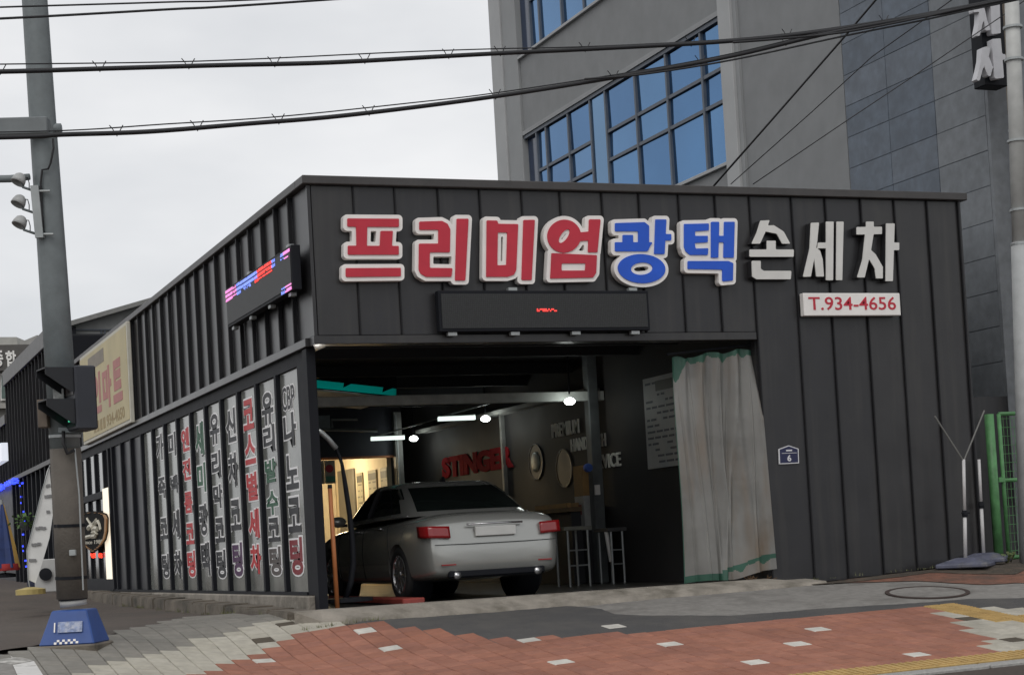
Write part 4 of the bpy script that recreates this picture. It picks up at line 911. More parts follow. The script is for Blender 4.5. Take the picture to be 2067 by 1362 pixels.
# dirt stains in the sheet colour itself
tr = m_plastic.node_tree; b_ = tr.nodes['Principled BSDF']; src = b_.inputs['Base Color'].links[0].from_socket
tc_ = N(tr, 'ShaderNodeTexCoord'); mp_ = N(tr, 'ShaderNodeMapping'); mp_.inputs['Scale'].default_value = (3.2, 3.2, .75); n_ = N(tr, 'ShaderNodeTexNoise'); n_.inputs['Scale'].default_value = 1.1; n_.inputs['Detail'].default_value = 4
tr.links.new(tc_.outputs['Object'], mp_.inputs[0]); tr.links.new(mp_.outputs[0], n_.inputs['Vector'])
mr_ = N(tr, 'ShaderNodeMapRange'); mr_.inputs[1].default_value = .50; mr_.inputs[2].default_value = .78; tr.links.new(n_.outputs['Fac'], mr_.inputs[0])
mm_ = N(tr, 'ShaderNodeMix', data_type='RGBA'); mm_.inputs[7].default_value = (.33, .25, .18, 1); tr.links.new(mr_.outputs[0], mm_.inputs[0]); tr.links.new(src, mm_.inputs[6]); tr.links.new(mm_.outputs[2], b_.inputs['Base Color'])
# twigs under the curtain
lt = MB()
for k in range(26):
    x = random.uniform(4.95, 5.3); y = random.uniform(-.02, .1); a = random.uniform(-1, 1)
    lt.tube([(x, y, .485+random.uniform(0, .02)), (x+.07*a, y-.02, .50+random.uniform(0, .05))], .004, 4)
tag(lt.build('dry_leaf_litter', mat('litter_brown', (.14, .085, .045), .9, var=.3)), 'dry twigs and leaf litter under the curtain hem', 'litter', kind='stuff')

# ------------------------------------------------------------------ silver sedan
CARX, CARY = 2.29, 1.0
car = thing('sedan', 'silver four door saloon parked nose-in inside the wash bay, seen from behind', 'car', (CARX, CARY, SZ), None, math.radians(.6)); car.scale = (.95, .97, .97)
ST = [(-.006,.40,.44,.56,.585),(0.00,.62,.40,.60,.63),(.03,.75,.33,.70,.735),(.075,.82,.29,.85,.90),(.14,.857,.27,.94,1.0),(.30,.885,.25,.963,1.035),(.6,.905,.23,.965,1.05),(1.05,.912,.22,.955,1.04),(1.6,.912,.20,.945,1.0),(2.4,.91,.20,.93,.99),(3.2,.91,.20,.915,.985),(3.6,.908,.21,.895,.965),(4.0,.90,.22,.855,.92),(4.4,.87,.24,.78,.85),(4.68,.78,.27,.68,.74),(4.82,.62,.32,.56,.62)]
def csec(s):
    y, w, zb, zs_, zt = s
    return [(0, zb), (w*.55, zb), (w*.90, zb+.01), (w*.965, zb+.07), (w*.985, zb+(zs_-zb)*.28), (w, zb+(zs_-zb)*.50), (w*.998, zb+(zs_-zb)*.66), (w*.978, zb+(zs_-zb)*.84), (w*.952, zs_-.022), (w*.90, zs_+.004), (w*.80, zs_+(zt-zs_)*.55), (w*.5, zt-.004), (0, zt)]
mb = MB(); nr = 25
for s in ST:
    h = csec(s); full = [(-x, z) for x, z in h]+[(x, z) for x, z in h[-2::-1]]
    mb.v += [(x, s[0], z) for x, z in full]
nr = len(full)
for k in range(len(ST)-1):
    for a in range(nr-1): mb.f.append((k*nr+a, k*nr+a+1, (k+1)*nr+a+1, (k+1)*nr+a))
mb.f.append(tuple(range(nr))); e = (len(ST)-1)*nr; mb.f.append(tuple(range(e, e+nr))[::-1])
bo = mb.build('body', m_silver, car, local=True)
bm = bmesh.new(); bm.from_mesh(bo.data); bmesh.ops.remove_doubles(bm, verts=bm.verts, dist=.0005); bmesh.ops.recalc_face_normals(bm, faces=bm.faces); bm.to_mesh(bo.data); bm.free()
sub = bo.modifiers.new('s', 'SUBSURF'); sub.levels = 2; sub.render_levels = 2
WY = (1.02, 3.83)
cutters = []
for wy in WY:
    for sx in (-1, 1):
        cm = MB().lathe((sx*.62, wy, .335), (sx, 0, 0), [(0, 0), (.365, 0), (.372, .5), (0, .5)], 40).mesh('cut')
        co = bpy.data.objects.new('cut', cm); COL.objects.link(co); co.parent = car; cutters.append(co)
        md = bo.modifiers.new('b', 'BOOLEAN'); md.operation = 'DIFFERENCE'; md.object = co; md.solver = 'EXACT'
bpy.context.view_layer.update()
dg = bpy.context.evaluated_depsgraph_get(); nm = bpy.data.meshes.new_from_object(bo.evaluated_get(dg))
bo.modifiers.clear(); old = bo.data; bo.data = nm; bpy.data.meshes.remove(old)
for co in cutters: bpy.data.objects.remove(co)
nm.polygons.foreach_set('use_smooth', [True]*len(nm.polygons)); nm.update()
try: nm.set_sharp_from_angle(angle=math.radians(38))
except Exception: pass
# wheel wells (dark liners)
for wy in WY:
    for sx in (-1, 1): MB().lathe((sx*.60, wy, .335), (sx, 0, 0), [(0, -.02), (.368, -.02), (.371, .24)], 32).build('wheel_arch', m_black, car, smooth=True, local=True)
# greenhouse: base ring to roof ring
def ringpts(yr, yf, wr, wf, wm, z, zr):
    """rear edge, side, front edge, side; index 0..47"""
    P = []
    for k in range(9): t = k/8; x = -wr+2*wr*t; P.append((x, yr-.06*(1-(2*t-1)**2), zr))
    for k in range(1, 16): t = k/16; w = (wr*(1-t)+wf*t)+(wm-(wr+wf)/2)*math.sin(math.pi*t); P.append((w, yr+(yf-yr)*t, zr*(1-t)+z*t))
    for k in range(9): t = k/8; x = wf-2*wf*t; P.append((x, yf+.09*(1-(2*t-1)**2), z))
    for k in range(1, 16): t = 1-k/16; w = (wr*(1-t)+wf*t)+(wm-(wr+wf)/2)*math.sin(math.pi*t); P.append((-w, yr+(yf-yr)*t, zr*(1-t)+z*t))
    return P
base = ringpts(.64, 3.62, .79, .77, .872, .955, 1.02); roof = ringpts(1.50, 2.66, .62, .61, .665, 1.425, 1.425)
NV = 8; rows = []
def soft(R_):
    for _ in range(3): R_ = [tuple((R_[i-1][c]+2*R_[i][c]+R_[(i+1) % len(R_)][c])/4 for c in range(3)) for i in range(len(R_))]
    return R_
base, roof = soft(base), soft(roof)
for j in range(NV+1):
    t = j/NV; tt = t+.10*math.sin(math.pi*t)*.6; bl = .0
    rows.append([tuple(b[c]*(1-(t if c < 2 else tt))+r_[c]*(t if c < 2 else tt) for c in range(3)) for b, r_ in zip(base, roof)])
for f_, dz in ((.93, .022), (.75, .036), (.45, .046), (.15, .049)): rows.append([(x*f_, 2.08+(y-2.08)*f_, 1.425+dz) for x, y, z in roof])
nR = len(base)
gh, glass = MB(), {}
gh.v = [p for r_ in rows for p in r_]
def zone(i, j):
    if j == 0 or j >= NV-1+1: return None
    if j >= NV: return None
    if 0 <= i < 8: return 'rear_window' if 1 <= j <= 6 else None
    if 24 <= i < 32: return 'windscreen' if 1 <= j <= 6 else None
    side = i-8 if i < 24 else 47-i   # 0 at the rear corner
    if j > 6: return None
    lo = 2 if j < 4 else 1
    if side < lo or side > 15-(1 if j > 4 else 0): return None
    tagp = 'side_window_right' if i < 24 else 'side_window_left'
    return tagp
for j in range(len(rows)-1):
    for i in range(nR):
        q = (j*nR+i, j*nR+(i+1) % nR, (j+1)*nR+(i+1) % nR, (j+1)*nR+i); z = zone(i, j) if j < NV else None
        gh.f.append(q)
        if z: glass.setdefault(z, []).append(q)
top = len(gh.v); gh.v.append((0, 2.08, 1.475)); l0 = (len(rows)-1)*nR
for i in range(nR): gh.f.append((l0+i, l0+(i+1) % nR, top))
ro = gh.build('roof', m_silver, car, smooth=True, local=True)
cen = np.array([0, 2.1, .9])
for nm_, fs in glass.items():
    g_ = MB(); idx = {}
    for f in fs:
        nf = []
        for k in f:
            if k not in idx:
                p = np.array(gh.v[k]); d = p-cen; d[1] *= .35 if 'side' in nm_ else 1.; d /= np.linalg.norm(d); idx[k] = len(g_.v); g_.v.append(tuple(p+d*.006))
            nf.append(idx[k])
        g_.f.append(tuple(nf))
    w_ = g_.build('rear_window' if nm_ == 'rear_window' else 'windscreen' if nm_ == 'windscreen' else 'side_window', m_carglass, car, smooth=True, local=True)
# door pillars over the side glass, chrome sill line
for sx in (-1, 1):
    for t, w_ in ((.45, .06), (.17, .03)):
        k = t*16; i = 8+int(k) if sx > 0 else 47-int(k)
        pts = [np.array(rows[j][i % nR])+np.array([sx*.010, (k-int(k))*.16, .003]) for j in range(1, NV)]
        b_ = MB()
        for a, c2 in zip(pts[:-1], pts[1:]): b_.bar(a, c2, .008, w_)
        b_.build('door_pillar', m_black, car, local=True)
    pts = [(sx*(abs(rows[0][8+k][0])+.012), rows[0][8+k][1], rows[0][8+k][2]+.012) for k in range(1, 15)]
    MB().tube(pts, .009, 6).build('window_trim', m_alloy, car, smooth=True, local=True)
def side_pt(y, f_):
    k = max(q for q in range(len(ST)-1) if ST[q][0] <= y); s0, s1 = ST[k], ST[k+1]; t = (y-s0[0])/(s1[0]-s0[0]); s = [a*(1-t)+b*t for a, b in zip(s0, s1)]; h = csec(s)
    q = 3+f_*6; a = int(q); fr_ = q-a; x = h[a][0]*(1-fr_)+h[min(a+1, 12)][0]*fr_; z = h[a][1]*(1-fr_)+h[min(a+1, 12)][1]*fr_; return x, z
for sx in (-1, 1):
    for y, f0, f1, lean in ((1.46, .2, 1., .18), (2.36, .0, 1., .0), (3.38, .0, 1., .02)):
        pts = []
        for k in range(9):
            f_ = f0+(f1-f0)*k/8; x, z = side_pt(y-lean*(1-f_)*.0, f_); pts.append((sx*(x+.0005), y+(-lean*(1-k/8) if lean > .1 else 0), z))
        MB().tube(pts, .0035, 5).build('door_seam', m_black, car, local=True)
    for y in (1.62, 2.52):
        x, z = side_pt(y, .80); MB().tube([(sx*(x+.005), y, z), (sx*(x+.035), y+.04, z+.003), (sx*(x+.036), y+.19, z+.008), (sx*(x+.006), y+.23, z+.008)], .013, 8).build('door_handle', m_alloy, car, smooth=True, local=True)
    mi_ = MB(); mi_.lathe((sx*.985, 3.12, 1.04), (0, 1, 0), [(0, -.085), (.07, -.08), (.085, -.04), (.07, .04), (0, .09)], 16)
    mi_.v = [(sx*.985+(a-sx*.985)*1.35, b, 1.04+(c-1.04)*.85) for a, b, c in mi_.v]
    mirror = mi_.build('wing_mirror', m_silver, car, smooth=True, local=True)
    MB().box(sx*.90-.03, sx*.90+.04, 3.08, 3.14, .975, 1.01).build('mirror_arm', m_black, mirror, local=True)
    # tail lamp wrapping the corner
    tl = MB(); rw = []
    for j in range(5):
        z = .735+.135*j/4; r_ = []
        for a in range(9):
            t = a/8
            if t < .62: x = .585+(.835-.585)*t/.62; y = .048-.02*(1-t/.62)+.04*(z-.7)/.2
            else: q = (t-.62)/.38; x = .835+.045*math.sin(q*1.57); y = .048+.04*(z-.7)/.2+.20*q
            r_.append((sx*x, y-.018*(1 if t < .62 else 1-(t-.62)/.38)-.004, z+.02*t))
        rw.append(r_)
    tl.v = [p for r_ in rw for p in r_]; tl.f = [(j*9+a, j*9+a+1, (j+1)*9+a+1, (j+1)*9+a) for j in range(4) for a in range(8)]
    to = tl.build('tail_light', m_tail, car, smooth=True, local=True); so_ = to.modifiers.new('t', 'SOLIDIFY'); so_.thickness = .05; so_.offset = 0
    MB().tube([(sx*.52, .05, .30), (sx*.52, -.005, .30)], .045, 12).build('exhaust', m_alloy, car, smooth=True, local=True)
    MB().box(sx*.62-.09, sx*.62+.09, .0, .03, .42, .436).build('reflector', m_tail, car, local=True)
MB().box(-.26, .26, -.002, .035, .745, .855).build('number_plate', mat('plate_pale', (.55, .55, .53), .5, var=.05), car, bevel=.004, local=True)
MB().tube([(-.36, .028, .885), (0, .006, .888), (.36, .028, .885)], .012, 8).build('boot_chrome', m_alloy, car, smooth=True, local=True)
MB().tube([(-.78, .02, .665), (-.4, .0, .66), (0, -.004, .66), (.4, .0, .66), (.78, .02, .665)], .004, 6).build('bumper_seam', m_black, car, local=True)
MB().box(-.62, .62, .012, .10, .27, .36).build('bumper_valance', m_black, car, bevel=.02, local=True)
fin = MB(); fin.prism([(-.018, 1.62, 1.455), (-.018, 1.80, 1.465), (-.018, 1.66, 1.525)], (.036, 0, 0)); fin.build('antenna', m_black, car, bevel=.006, local=True)
MB().tube([(-.45, 1.53, 1.43), (0, 1.48, 1.433), (.45, 1.53, 1.43)], .008, 6).build('brake_light', m_tail, car, local=True)
for wy in WY:
    for sx in (-1, 1):
        w_ = thing('wheel', None, None, (sx*.79, wy, .335)); w_.parent = car; ROOT[w_.name] = Matrix()
        MB().lathe((0, 0, 0), (sx, 0, 0), [(.225, -.10), (.30, -.105), (.327, -.09), (.333, -.05), (.333, .06), (.325, .095), (.30, .108), (.235, .10), (.225, .08)], 40).build('tyre', m_tyre, w_, smooth=True, local=True)
        rim = MB().lathe((0, 0, 0), (sx, 0, 0), [(.235, .098), (.222, .105), (.212, .085), (.20, -.06), (.0, -.05)], 40)
        for q in range(10):
            a = 2*math.pi*q/10; dy, dz = math.cos(a), math.sin(a)
            rim.obox((sx*.085, dy*.125, dz*.125), (.012, 0, 0), (0, dy*.095, dz*.095), (0, -dz*.016, dy*.016))
        rim.lathe((0, 0, 0), (sx, 0, 0), [(.055, .06), (.055, .10), (.03, .108), (0, .11)], 20)
        rim.build('rim', m_alloy, w_, local=True)
        MB().lathe((0, 0, 0), (sx, 0, 0), [(.15, .0), (.15, .02), (.0, .02)], 28).build('brake_disc', mat('brake_disc', (.10, .10, .10), .5, metal=.5), w_, local=True)
# ------------------------------------------------------------------ tall office building next door
XB = 9.5
m_tg = mat('grey_render', (.212, .218, .222), .8, var=.07, scale=3, bump=.1, bscale=60)
m_tl = mat('light_grey_panel', (.355, .362, .365), .7, var=.06, scale=2)
m_tl2 = mat('mid_grey_panel', (.258, .266, .27), .7, var=.06, scale=2)
m_stone = [mat('slate_stone_%s' % k, c, .55, var=.22, scale=7, dirt=tuple(x*.7 for x in c), dscale=2.5, dmin=.45, dmax=.75) for k, c in (('a', (.105, .128, .160)), ('b', (.095, .117, .148)), ('c', (.117, .138, .168)))]
m_stone_l = [mat('pale_stone_%s' % k, c, .6, var=.18, scale=7) for k, c in (('a', (.165, .177, .190)), ('b', (.155, .168, .182)))]
m_bglass = mat('blue_mirror_glass', (.085, .205, .40), .06, metal=.92, var=.06, scale=.6, bump=.03, bscale=.8)
m_bglassv = [mat('blue_mirror_glass_%s' % k, c, .07, metal=.9, var=.10, scale=.5, bump=.05, bscale=.9) for k, c in (('a', (.078, .19, .37)), ('b', (.068, .172, .345)), ('c', (.09, .21, .395)))]
m_bglass2 = mat('blue_mirror_glass_pale', (.12, .24, .40), .08, metal=.9, var=.06, scale=.6, bump=.03, bscale=.8)
m_mull = mat('mullion_grey', (.085, .10, .125), .5, var=.1)
m_navy = mat('deep_glass', (.015, .03, .07), .1, var=.1, spec=.8)
T = thing('office_tower', 'tall grey office building with blue mirror windows behind the shop', 'building', (XB, 1.0, .5))
TOP = 19.
Yn = 1.05                                  # street end of the wall
bx('core', m_tg, T, XB+.12, 18.0, Yn+.1, 17.5, .2, TOP)
WZ = [(7.17, 9.62), (11.30, 13.9), (15.4, 18.0)]
yw0, yw1 = 7.72, 16.28
zc = [.2]+[q for w in WZ for q in w]+[TOP]
for k in range(0, len(zc), 2): bx('spandrel', m_tg, T, XB, XB+.11, yw0, yw1, zc[k]+(.0 if k == 0 else .09), zc[k+1]-(.06 if k+1 < len(zc)-1 else 0))
for a, b in WZ:
    bx('sill', m_tl, T, XB-.07, XB+.115, yw0, yw1, a-.06, a-.002, bevel=.006)
    bx('head', m_tl2, T, XB-.05, XB+.115, yw0, yw1, b+.002, b+.088)
    bx('head', m_mull, T, XB-.02, XB+.112, yw0, yw1, b-.07, b)
bx('plain_wall', m_tg, T, XB, XB+.11, 4.28, 7.28, .2, TOP)
bx('pilaster', m_tl, T, XB-.10, XB+.115, 7.30, 7.70, .2, TOP, bevel=.01)
bx('pilaster_edge', m_tl2, T, XB-.045, XB+.11, 7.18, 7.298, .2, TOP)
bx('pilaster', m_tl2, T, XB-.06, XB+.115, 16.30, 17.05, .2, TOP, bevel=.01)
bx('pilaster', m_tl, T, XB-.10, XB+.3, 17.06, 17.66, .2, TOP, bevel=.01)
# stone cladding panels
bx('stone_backing', mat('joint_grout', (.17, .19, .22), .8, var=.1), T, XB+.012, XB+.118, Yn, 4.27, .2, TOP)
cols_ = [(4.265, 3.20), (3.20, 2.12), (2.12, Yn)]
for ci, (ya, yb) in enumerate(cols_):
    z = .3
    while z < 11.5:
        hgt = .46
        ms = m_stone if ci < 2 else m_stone_l
        bx('stone_panel', random.choice(ms), T, XB+random.uniform(-.002, .002), XB+.0115, yb+.006, ya-.006, z+.005, z+hgt-.005); z += hgt
    bx('stone_panel', (m_stone if ci < 2 else m_stone_l)[0], T, XB, XB+.0115, yb+.006, ya-.006, z+.005, TOP)
bx('street_wall', m_stone_l[0], T, XB+.001, 18.0, Yn-.06, Yn-.002, .2, TOP)
# window bands: mullions and panes
ymul = [float(onX(x, y, XB)[1]) for x, y in ((1103,294),(1147,264),(1193,264),(1222,220),(1282,191),(1344,147),(1415,117))]
zr1, zr2 = float(onX(1470, 130, XB)[2]), float(onX(1470, 198, XB)[2])
zl1, zl2 = float(onX(1150, 310, XB)[2]), float(onX(1150, 367, XB)[2])
yd = float(onX(1084, 300, XB)[1])
for wi, (a, b) in enumerate(WZ):
    sh = a-WZ[0][0]; b -= .072
    edges = [yw1]+[yd]+ymul+[yw0]
    for k in range(len(edges)-1):
        y1_, y0_ = edges[k], edges[k+1]
        if k == 0: bx('pane', m_navy, T, XB+.07, XB+.085, y0_, y1_, a, b); continue
        if k == 4: bx('pane', m_bglass2, T, XB+.02, XB+.045, y0_+.03, y1_-.03, a, b); continue
        zs_ = [a, zr2+sh, zr1+sh, b] if k > 4 else [a, zl2+sh, zl1+sh, b]
        zs_ = sorted(set(round(min(max(q, a), b), 3) for q in zs_))
        for q in range(len(zs_)-1):
            if zs_[q+1]-zs_[q] < .15: continue
            o = MB().obox((XB+.05, (y0_+y1_)/2, (zs_[q]+zs_[q+1])/2), (.008, 0, 0), (random.uniform(-.006, .006), (y1_-y0_)/2-.03, 0), (random.uniform(-.006, .006), 0, (zs_[q+1]-zs_[q])/2-.025)).build('pane', random.choice(m_bglassv), T)
        for q in zs_[1:-1]: bx('transom', m_mull, T, XB+.0, XB+.07, y0_+.031, y1_-.031, q-.03, q+.03)
    for y in [yd]+ymul: bx('mullion', m_mull, T, XB-.01, XB+.075, y-.03, y+.03, a, b)
    bx('pane_backing', m_navy, T, XB+.09, XB+.116, yw0, yw1, a-.001, b+.07)
# letters sign fixed to the tower
def v3(x, y): p = onY(1900+x/6.808, y/6.808, .55); return (p[0], p[2])
t3 = lambda x, y, h: (x, .55-h, y)
pv = [poly(v3,(425,70),(600,75),(600,120),(520,125),(425,105)), poly(v3,(375,140),(470,160),(465,195),(380,205)), poly(v3,(460,110),(525,110),(515,300),(460,530),(415,525),(450,350)), poly(v3,(505,200),(530,150),(560,300),(610,450),(540,455)), poly(v3,(610,65),(735,60),(750,490),(625,505)),
      poly(v3,(490,690),(560,670),(605,690),(590,800),(500,990),(460,1145),(415,1130),(450,1000),(480,860)), poly(v3,(530,800),(600,830),(640,960),(610,1080),(575,1075),(530,960)), poly(v3,(625,570),(750,560),(795,1100),(665,1115)), poly(v3,(740,780),(815,775),(820,845),(745,855))]
vs = thing('vertical_sign', 'white raised Korean letters on a black vertical sign projecting from the tower', 'sign', (9.2, .55, 6.4))
plate(MB(), pv, 0, t3, .10, .0, .02).build('letters', mat('vsign_white', (.50, .50, .52), .5, var=.08), vs)
a = v3(520, 0); b = v3(870, 1180)
MB().box(a[0]+.02, XB-.005, .56, .80, b[1], a[1]+1.6).build('case', m_black, vs, bevel=.01)
# downpipe and beige corner strip
dp = thing('corner_pipe', 'beige duct beside the white riser at the tower corner', 'pipe', (9.3, .6, .5))
a = onY(2034, 10, .7); MB().box(a[0]-.05, a[0]+.08, .62, .78, 1.2, 9.5).build('duct', mat('beige_duct', (.34, .29, .23), .7, var=.1), dp)
for z in (3.2, 4.6, 6.0, 6.9): MB().box(a[0]-.06, a[0]+.09, .605, .79, z, z+.03).build('clip', m_steel_l, dp)
# riser pole at the right edge
rz = float(gz(8.66, -.3))
rp_ = thing('utility_pole', 'pale grey utility pole at the right edge in front of the green fence', 'pole', (8.66, -.3, rz))
MB().tube([(8.665, -.3, rz-.05), (8.83, -.3, 4.35)], [.135, .115], 20).build('lower_sleeve', mat('pole_grey', (.36, .37, .37), .6, var=.12, scale=6), rp_, smooth=True)
MB().tube([(8.83, -.3, 4.352), (8.995, -.3, 8.6)], [.098, .082], 20).build('upper_tube', mat('pole_white', (.44, .445, .43), .55, var=.12, scale=6), rp_, smooth=True)
for z, x in ((4.33, 8.83), (4.75, 8.846), (5.6, 8.88), (6.6, 8.918), (7.0, 8.934)): MB().lathe((x, -.3, z), (0, 0, 1), [(.10, -.012), (.118, -.012), (.118, .016), (.10, .016)], 20).build('band', m_steel_l, rp_)
# ------------------------------------------------------------------ mesh fence and its gate frame
gf = thing('mesh_gate', 'green steel framed wire mesh gate beside the right end of the shop', 'gate', (8.9, .4, .5))
MB().tube([(8.74, .4, .35), (8.73, .4, 2.33)], .058, 14).build('post', m_green, gf, smooth=True)
for a, b in (((8.89, .4, .52), (8.88, .4, 2.33)), ((8.88, .4, 2.33), (9.47, .4, 2.33)), ((8.885, .4, 1.50), (9.47, .4, 1.50)), ((8.885, .4, .54), (9.47, .4, .54)), ((9.46, .4, .52), (9.46, .4, 2.33))):
    MB().tube([a, b], .026, 10).build('frame', m_green, gf, smooth=True)
MB().box(8.80, 8.88, .37, .42, 1.48, 1.54).build('latch', m_green, gf)
wm = MB()
for k in range(10): wm.tube([(8.94+.055*k, .4, .55), (8.94+.055*k, .4, 2.32)], .0035, 4)
for k in range(16): wm.tube([(8.9, .402, .62+.11*k), (9.45, .402, .62+.11*k)], .0035, 4)
wm.build('wire_mesh', m_green, gf)['kind'] = 'stuff'
MB().box(8.2, 9.5, 1.0, 1.04, .3, 2.6).build('backing_hoarding', m_clad, gf)
# ------------------------------------------------------------------ parasol bases
m_bbase = mat('bluish_base', (.085, .09, .13), .6, var=.25, scale=8, dirt=(.16, .155, .15), dscale=5)
def parasol_base(cx, cy, sc, label):
    z = float(gz(cx, cy))+.03
    t = thing('parasol_base', label, 'parasol base', (cx, cy, z), 'weighted parasol bases at the end of the shop')
    s = .30*sc
    b_ = MB(); b_.v = [(cx-s, cy-s, z), (cx+s, cy-s, z), (cx+s, cy+s, z), (cx-s, cy+s, z), (cx-s, cy-s, z+.05), (cx+s, cy-s, z+.05), (cx+s, cy+s, z+.05), (cx-s, cy+s, z+.05), (cx-s*.35, cy-s*.35, z+.115), (cx+s*.35, cy-s*.35, z+.115), (cx+s*.35, cy+s*.35, z+.115), (cx-s*.35, cy+s*.35, z+.115)]
    b_.f = [(3, 2, 1, 0), (0, 1, 5, 4), (1, 2, 6, 5), (2, 3, 7, 6), (3, 0, 4, 7), (4, 5, 9, 8), (5, 6, 10, 9), (6, 7, 11, 10), (7, 4, 8, 11), (8, 9, 10, 11)]
    R_ = Matrix.Translation((cx, cy, 0)) @ Matrix.Rotation(.75, 4, 'Z') @ Matrix.Translation((-cx, -cy, 0)); b_.v = [tuple(R_ @ Vector(v)) for v in b_.v]
    b_.build('weight', m_bbase, t, bevel=.012)
    return t, z
m_wpole = mat('white_metal_pole', (.50, .49, .49), .45, var=.06)
pA = onY(1948, 1115, -.35); t, z = parasol_base(float(pA[0]), -.35, 1., 'parasol base with white pole and two thin sticks forming a Y')
x0 = float(pA[0]); tp_ = onY(1945, 927, -.35)
MB().tube([(x0, -.35, z+.1), ((x0+tp_[0])/2, -.35, z+.65)], .023, 10).build('pole', m_wpole, t, smooth=True)
MB().tube([((x0+tp_[0])/2, -.35, z+.65), (tp_[0], -.35, tp_[2])], .020, 10).build('pole', m_wpole, t, smooth=True)
MB().lathe(((x0+tp_[0])/2, -.35, z+.62), (0, 0, 1), [(.03, -.03), (.035, 0), (.03, .05)], 10).build('clamp', m_black, t)
MB().tube([((x0+tp_[0])/2-.05, -.36, z+.64), ((x0+tp_[0])/2+.06, -.36, z+.64)], .010, 6).build('clamp', m_black, t)
for e in ((1887, 840), (1987, 828)):
    q = onY(*e, -.40); MB().tube([(tp_[0], -.35, tp_[2]-.02), tuple(q)], .010, 6).build('stick', mat('stick_grey', (.16, .16, .15), .6, var=.1), t)
pB = onY(1990, 1105, -.15); t, z = parasol_base(float(pB[0]), -.10, .95, 'rear parasol base with a single short leaning white pole')
x0 = float(pB[0]); tp_ = onY(1976, 927, -.1)
MB().tube([(x0, -.10, z+.1), ((x0*.45+tp_[0]*.55), -.1, z+.70)], .022, 10).build('pole', m_wpole, t, smooth=True)
MB().tube([((x0*.45+tp_[0]*.55), -.1, z+.70), (tp_[0], -.10, tp_[2])], .019, 10).build('pole', m_wpole, t, smooth=True)
MB().lathe((x0*.45+tp_[0]*.55, -.1, z+.68), (0, 0, 1), [(.03, -.03), (.036, 0), (.03, .05)], 10).build('clamp', m_black, t)
# weeds by the gate
def weed(x, y, h, n, label):
    z = float(gz(x, y)); t = thing('weed', label, 'plant', (x, y, z), 'weeds by the gate')
    lv = MB(); stm = MB()
    for k in range(n):
        a = random.uniform(0, 6.28); L = h*random.uniform(.5, 1); d = np.array([math.cos(a), math.sin(a), 0]); o = np.array([x, y, z])
        mid = o+d*L*.35+np.array([0, 0, L*.6]); tip = o+d*L*.75+np.array([0, 0, L*.55]); sd_ = np.cross(d, (0, 0, 1))*L*.10
        lv.quadface([o, mid-sd_, tip, mid+sd_]); stm.tube([o, mid], .004, 4)
    lv.build('leaves', mat('weed_green', (.10, .15, .05), .7, var=.3), t, fix=False); stm.build('stem', mat('weed_stem', (.12, .11, .05), .8), t)
p = G(2033, 1140); weed(float(p[0]), float(p[1]), .26, 16, 'small tuft of weeds left of the utility pole foot')
p = G(2045, 1136); weed(float(p[0])+.05, float(p[1])+.1, .22, 12, 'second tuft of weeds touching the utility pole foot')

# grass and grit along the foot of the walls
gr = MB()
def tuft(x, y, z, h, n):
    for k in range(n):
        a = random.uniform(0, 6.28); o = np.array([x+random.gauss(0, .03), y+random.gauss(0, .02), z]); d = np.array([math.cos(a), math.sin(a), 0])*h*random.uniform(.2, .6); sd_ = np.cross(d/np.linalg.norm(d), (0, 0, 1))*.004
        gr.quadface([o-sd_, o+sd_, o+d+np.array([0, 0, h*random.uniform(.5, 1)])])
for k in range(26):
    yy = random.uniform(.3, 11); tuft(-.46, yy, float(gz(-.46, yy))+.01, random.uniform(.03, .10), 9)
for k in range(22):
    xx = random.uniform(5.4, 8.2); tuft(xx, -.05, float(gz(xx, -.05))+.02, random.uniform(.02, .06), 7)
for k in range(12):
    xx = random.uniform(-.4, .4); tuft(xx, -.50, float(gz(xx, -.5))+.02, random.uniform(.03, .07), 7)
tag(gr.build('grass_tufts', mat('dry_grass', (.13, .135, .06), .8, var=.3), fix=False), 'sparse dry grass tufts along the foot of the walls', 'grass', kind='stuff')
# ------------------------------------------------------------------ neighbouring buildings along the alley
zb2 = float(onX(50, 962, 0)[2])
S2 = thing('ribbed_shop', 'taller dark ribbed shopfront further up the alley', 'building', (0, 19.5, .6))
bx('wall', m_black, S2, .05, 6., 19.6, 27.9, zb2, 5.9); bx('roof_slab', m_ceil, S2, .3, 6., 19.7, 27.8, 5.9, 5.95)
for k in range(14): bx('panel', random.choice((m_clad, m_clad2)), S2, .0, .049, 19.62+.592*k, 19.62+.592*(k+1)-.008, zb2+.1, 5.72)
for k in range(15): bx('rib', m_rib, S2, -.06, -.002, 19.6+.592*k-.03, 19.6+.592*k+.03, zb2+.1, 5.72)
bx('coping', m_cap, S2, -.10, .3, 19.5, 28.0, 5.722, 6.08, bevel=.01)
bx('fascia_trim', m_cap, S2, -.07, .1, 19.6, 27.9, zb2, zb2+.098)
bx('shop_glass', mat('alley_glass', (.018, .018, .024), .45, var=.3, spec=.25, dirt=(.05, .05, .06), dscale=1.5), S2, .06, .09, 19.6, 27.9, .75, zb2-.002)
for k in range(11): bx('fin', m_black, S2, -.04, .058, 19.7+.78*k, 19.82+.78*k, .75, zb2-.002)
S3 = thing('low_ribbed_annexe', 'lower ribbed annexe at the far left end of the alley', 'building', (0, 28.2, .8))
bx('wall', m_black, S3, .05, 6., 28.2, 42, 3.4, 4.9)
for k in range(22): bx('panel', random.choice((m_clad, m_clad2)), S3, .0, .049, 28.2+.6*k, 28.2+.6*k+.59, 3.4, 4.8)
for k in range(22): bx('rib', m_rib, S3, -.05, -.002, 28.2+.6*k-.02, 28.2+.6*k+.02, 3.4, 4.8)
bx('coping', m_cap, S3, -.08, .3, 28.15, 42, 4.802, 5.03)
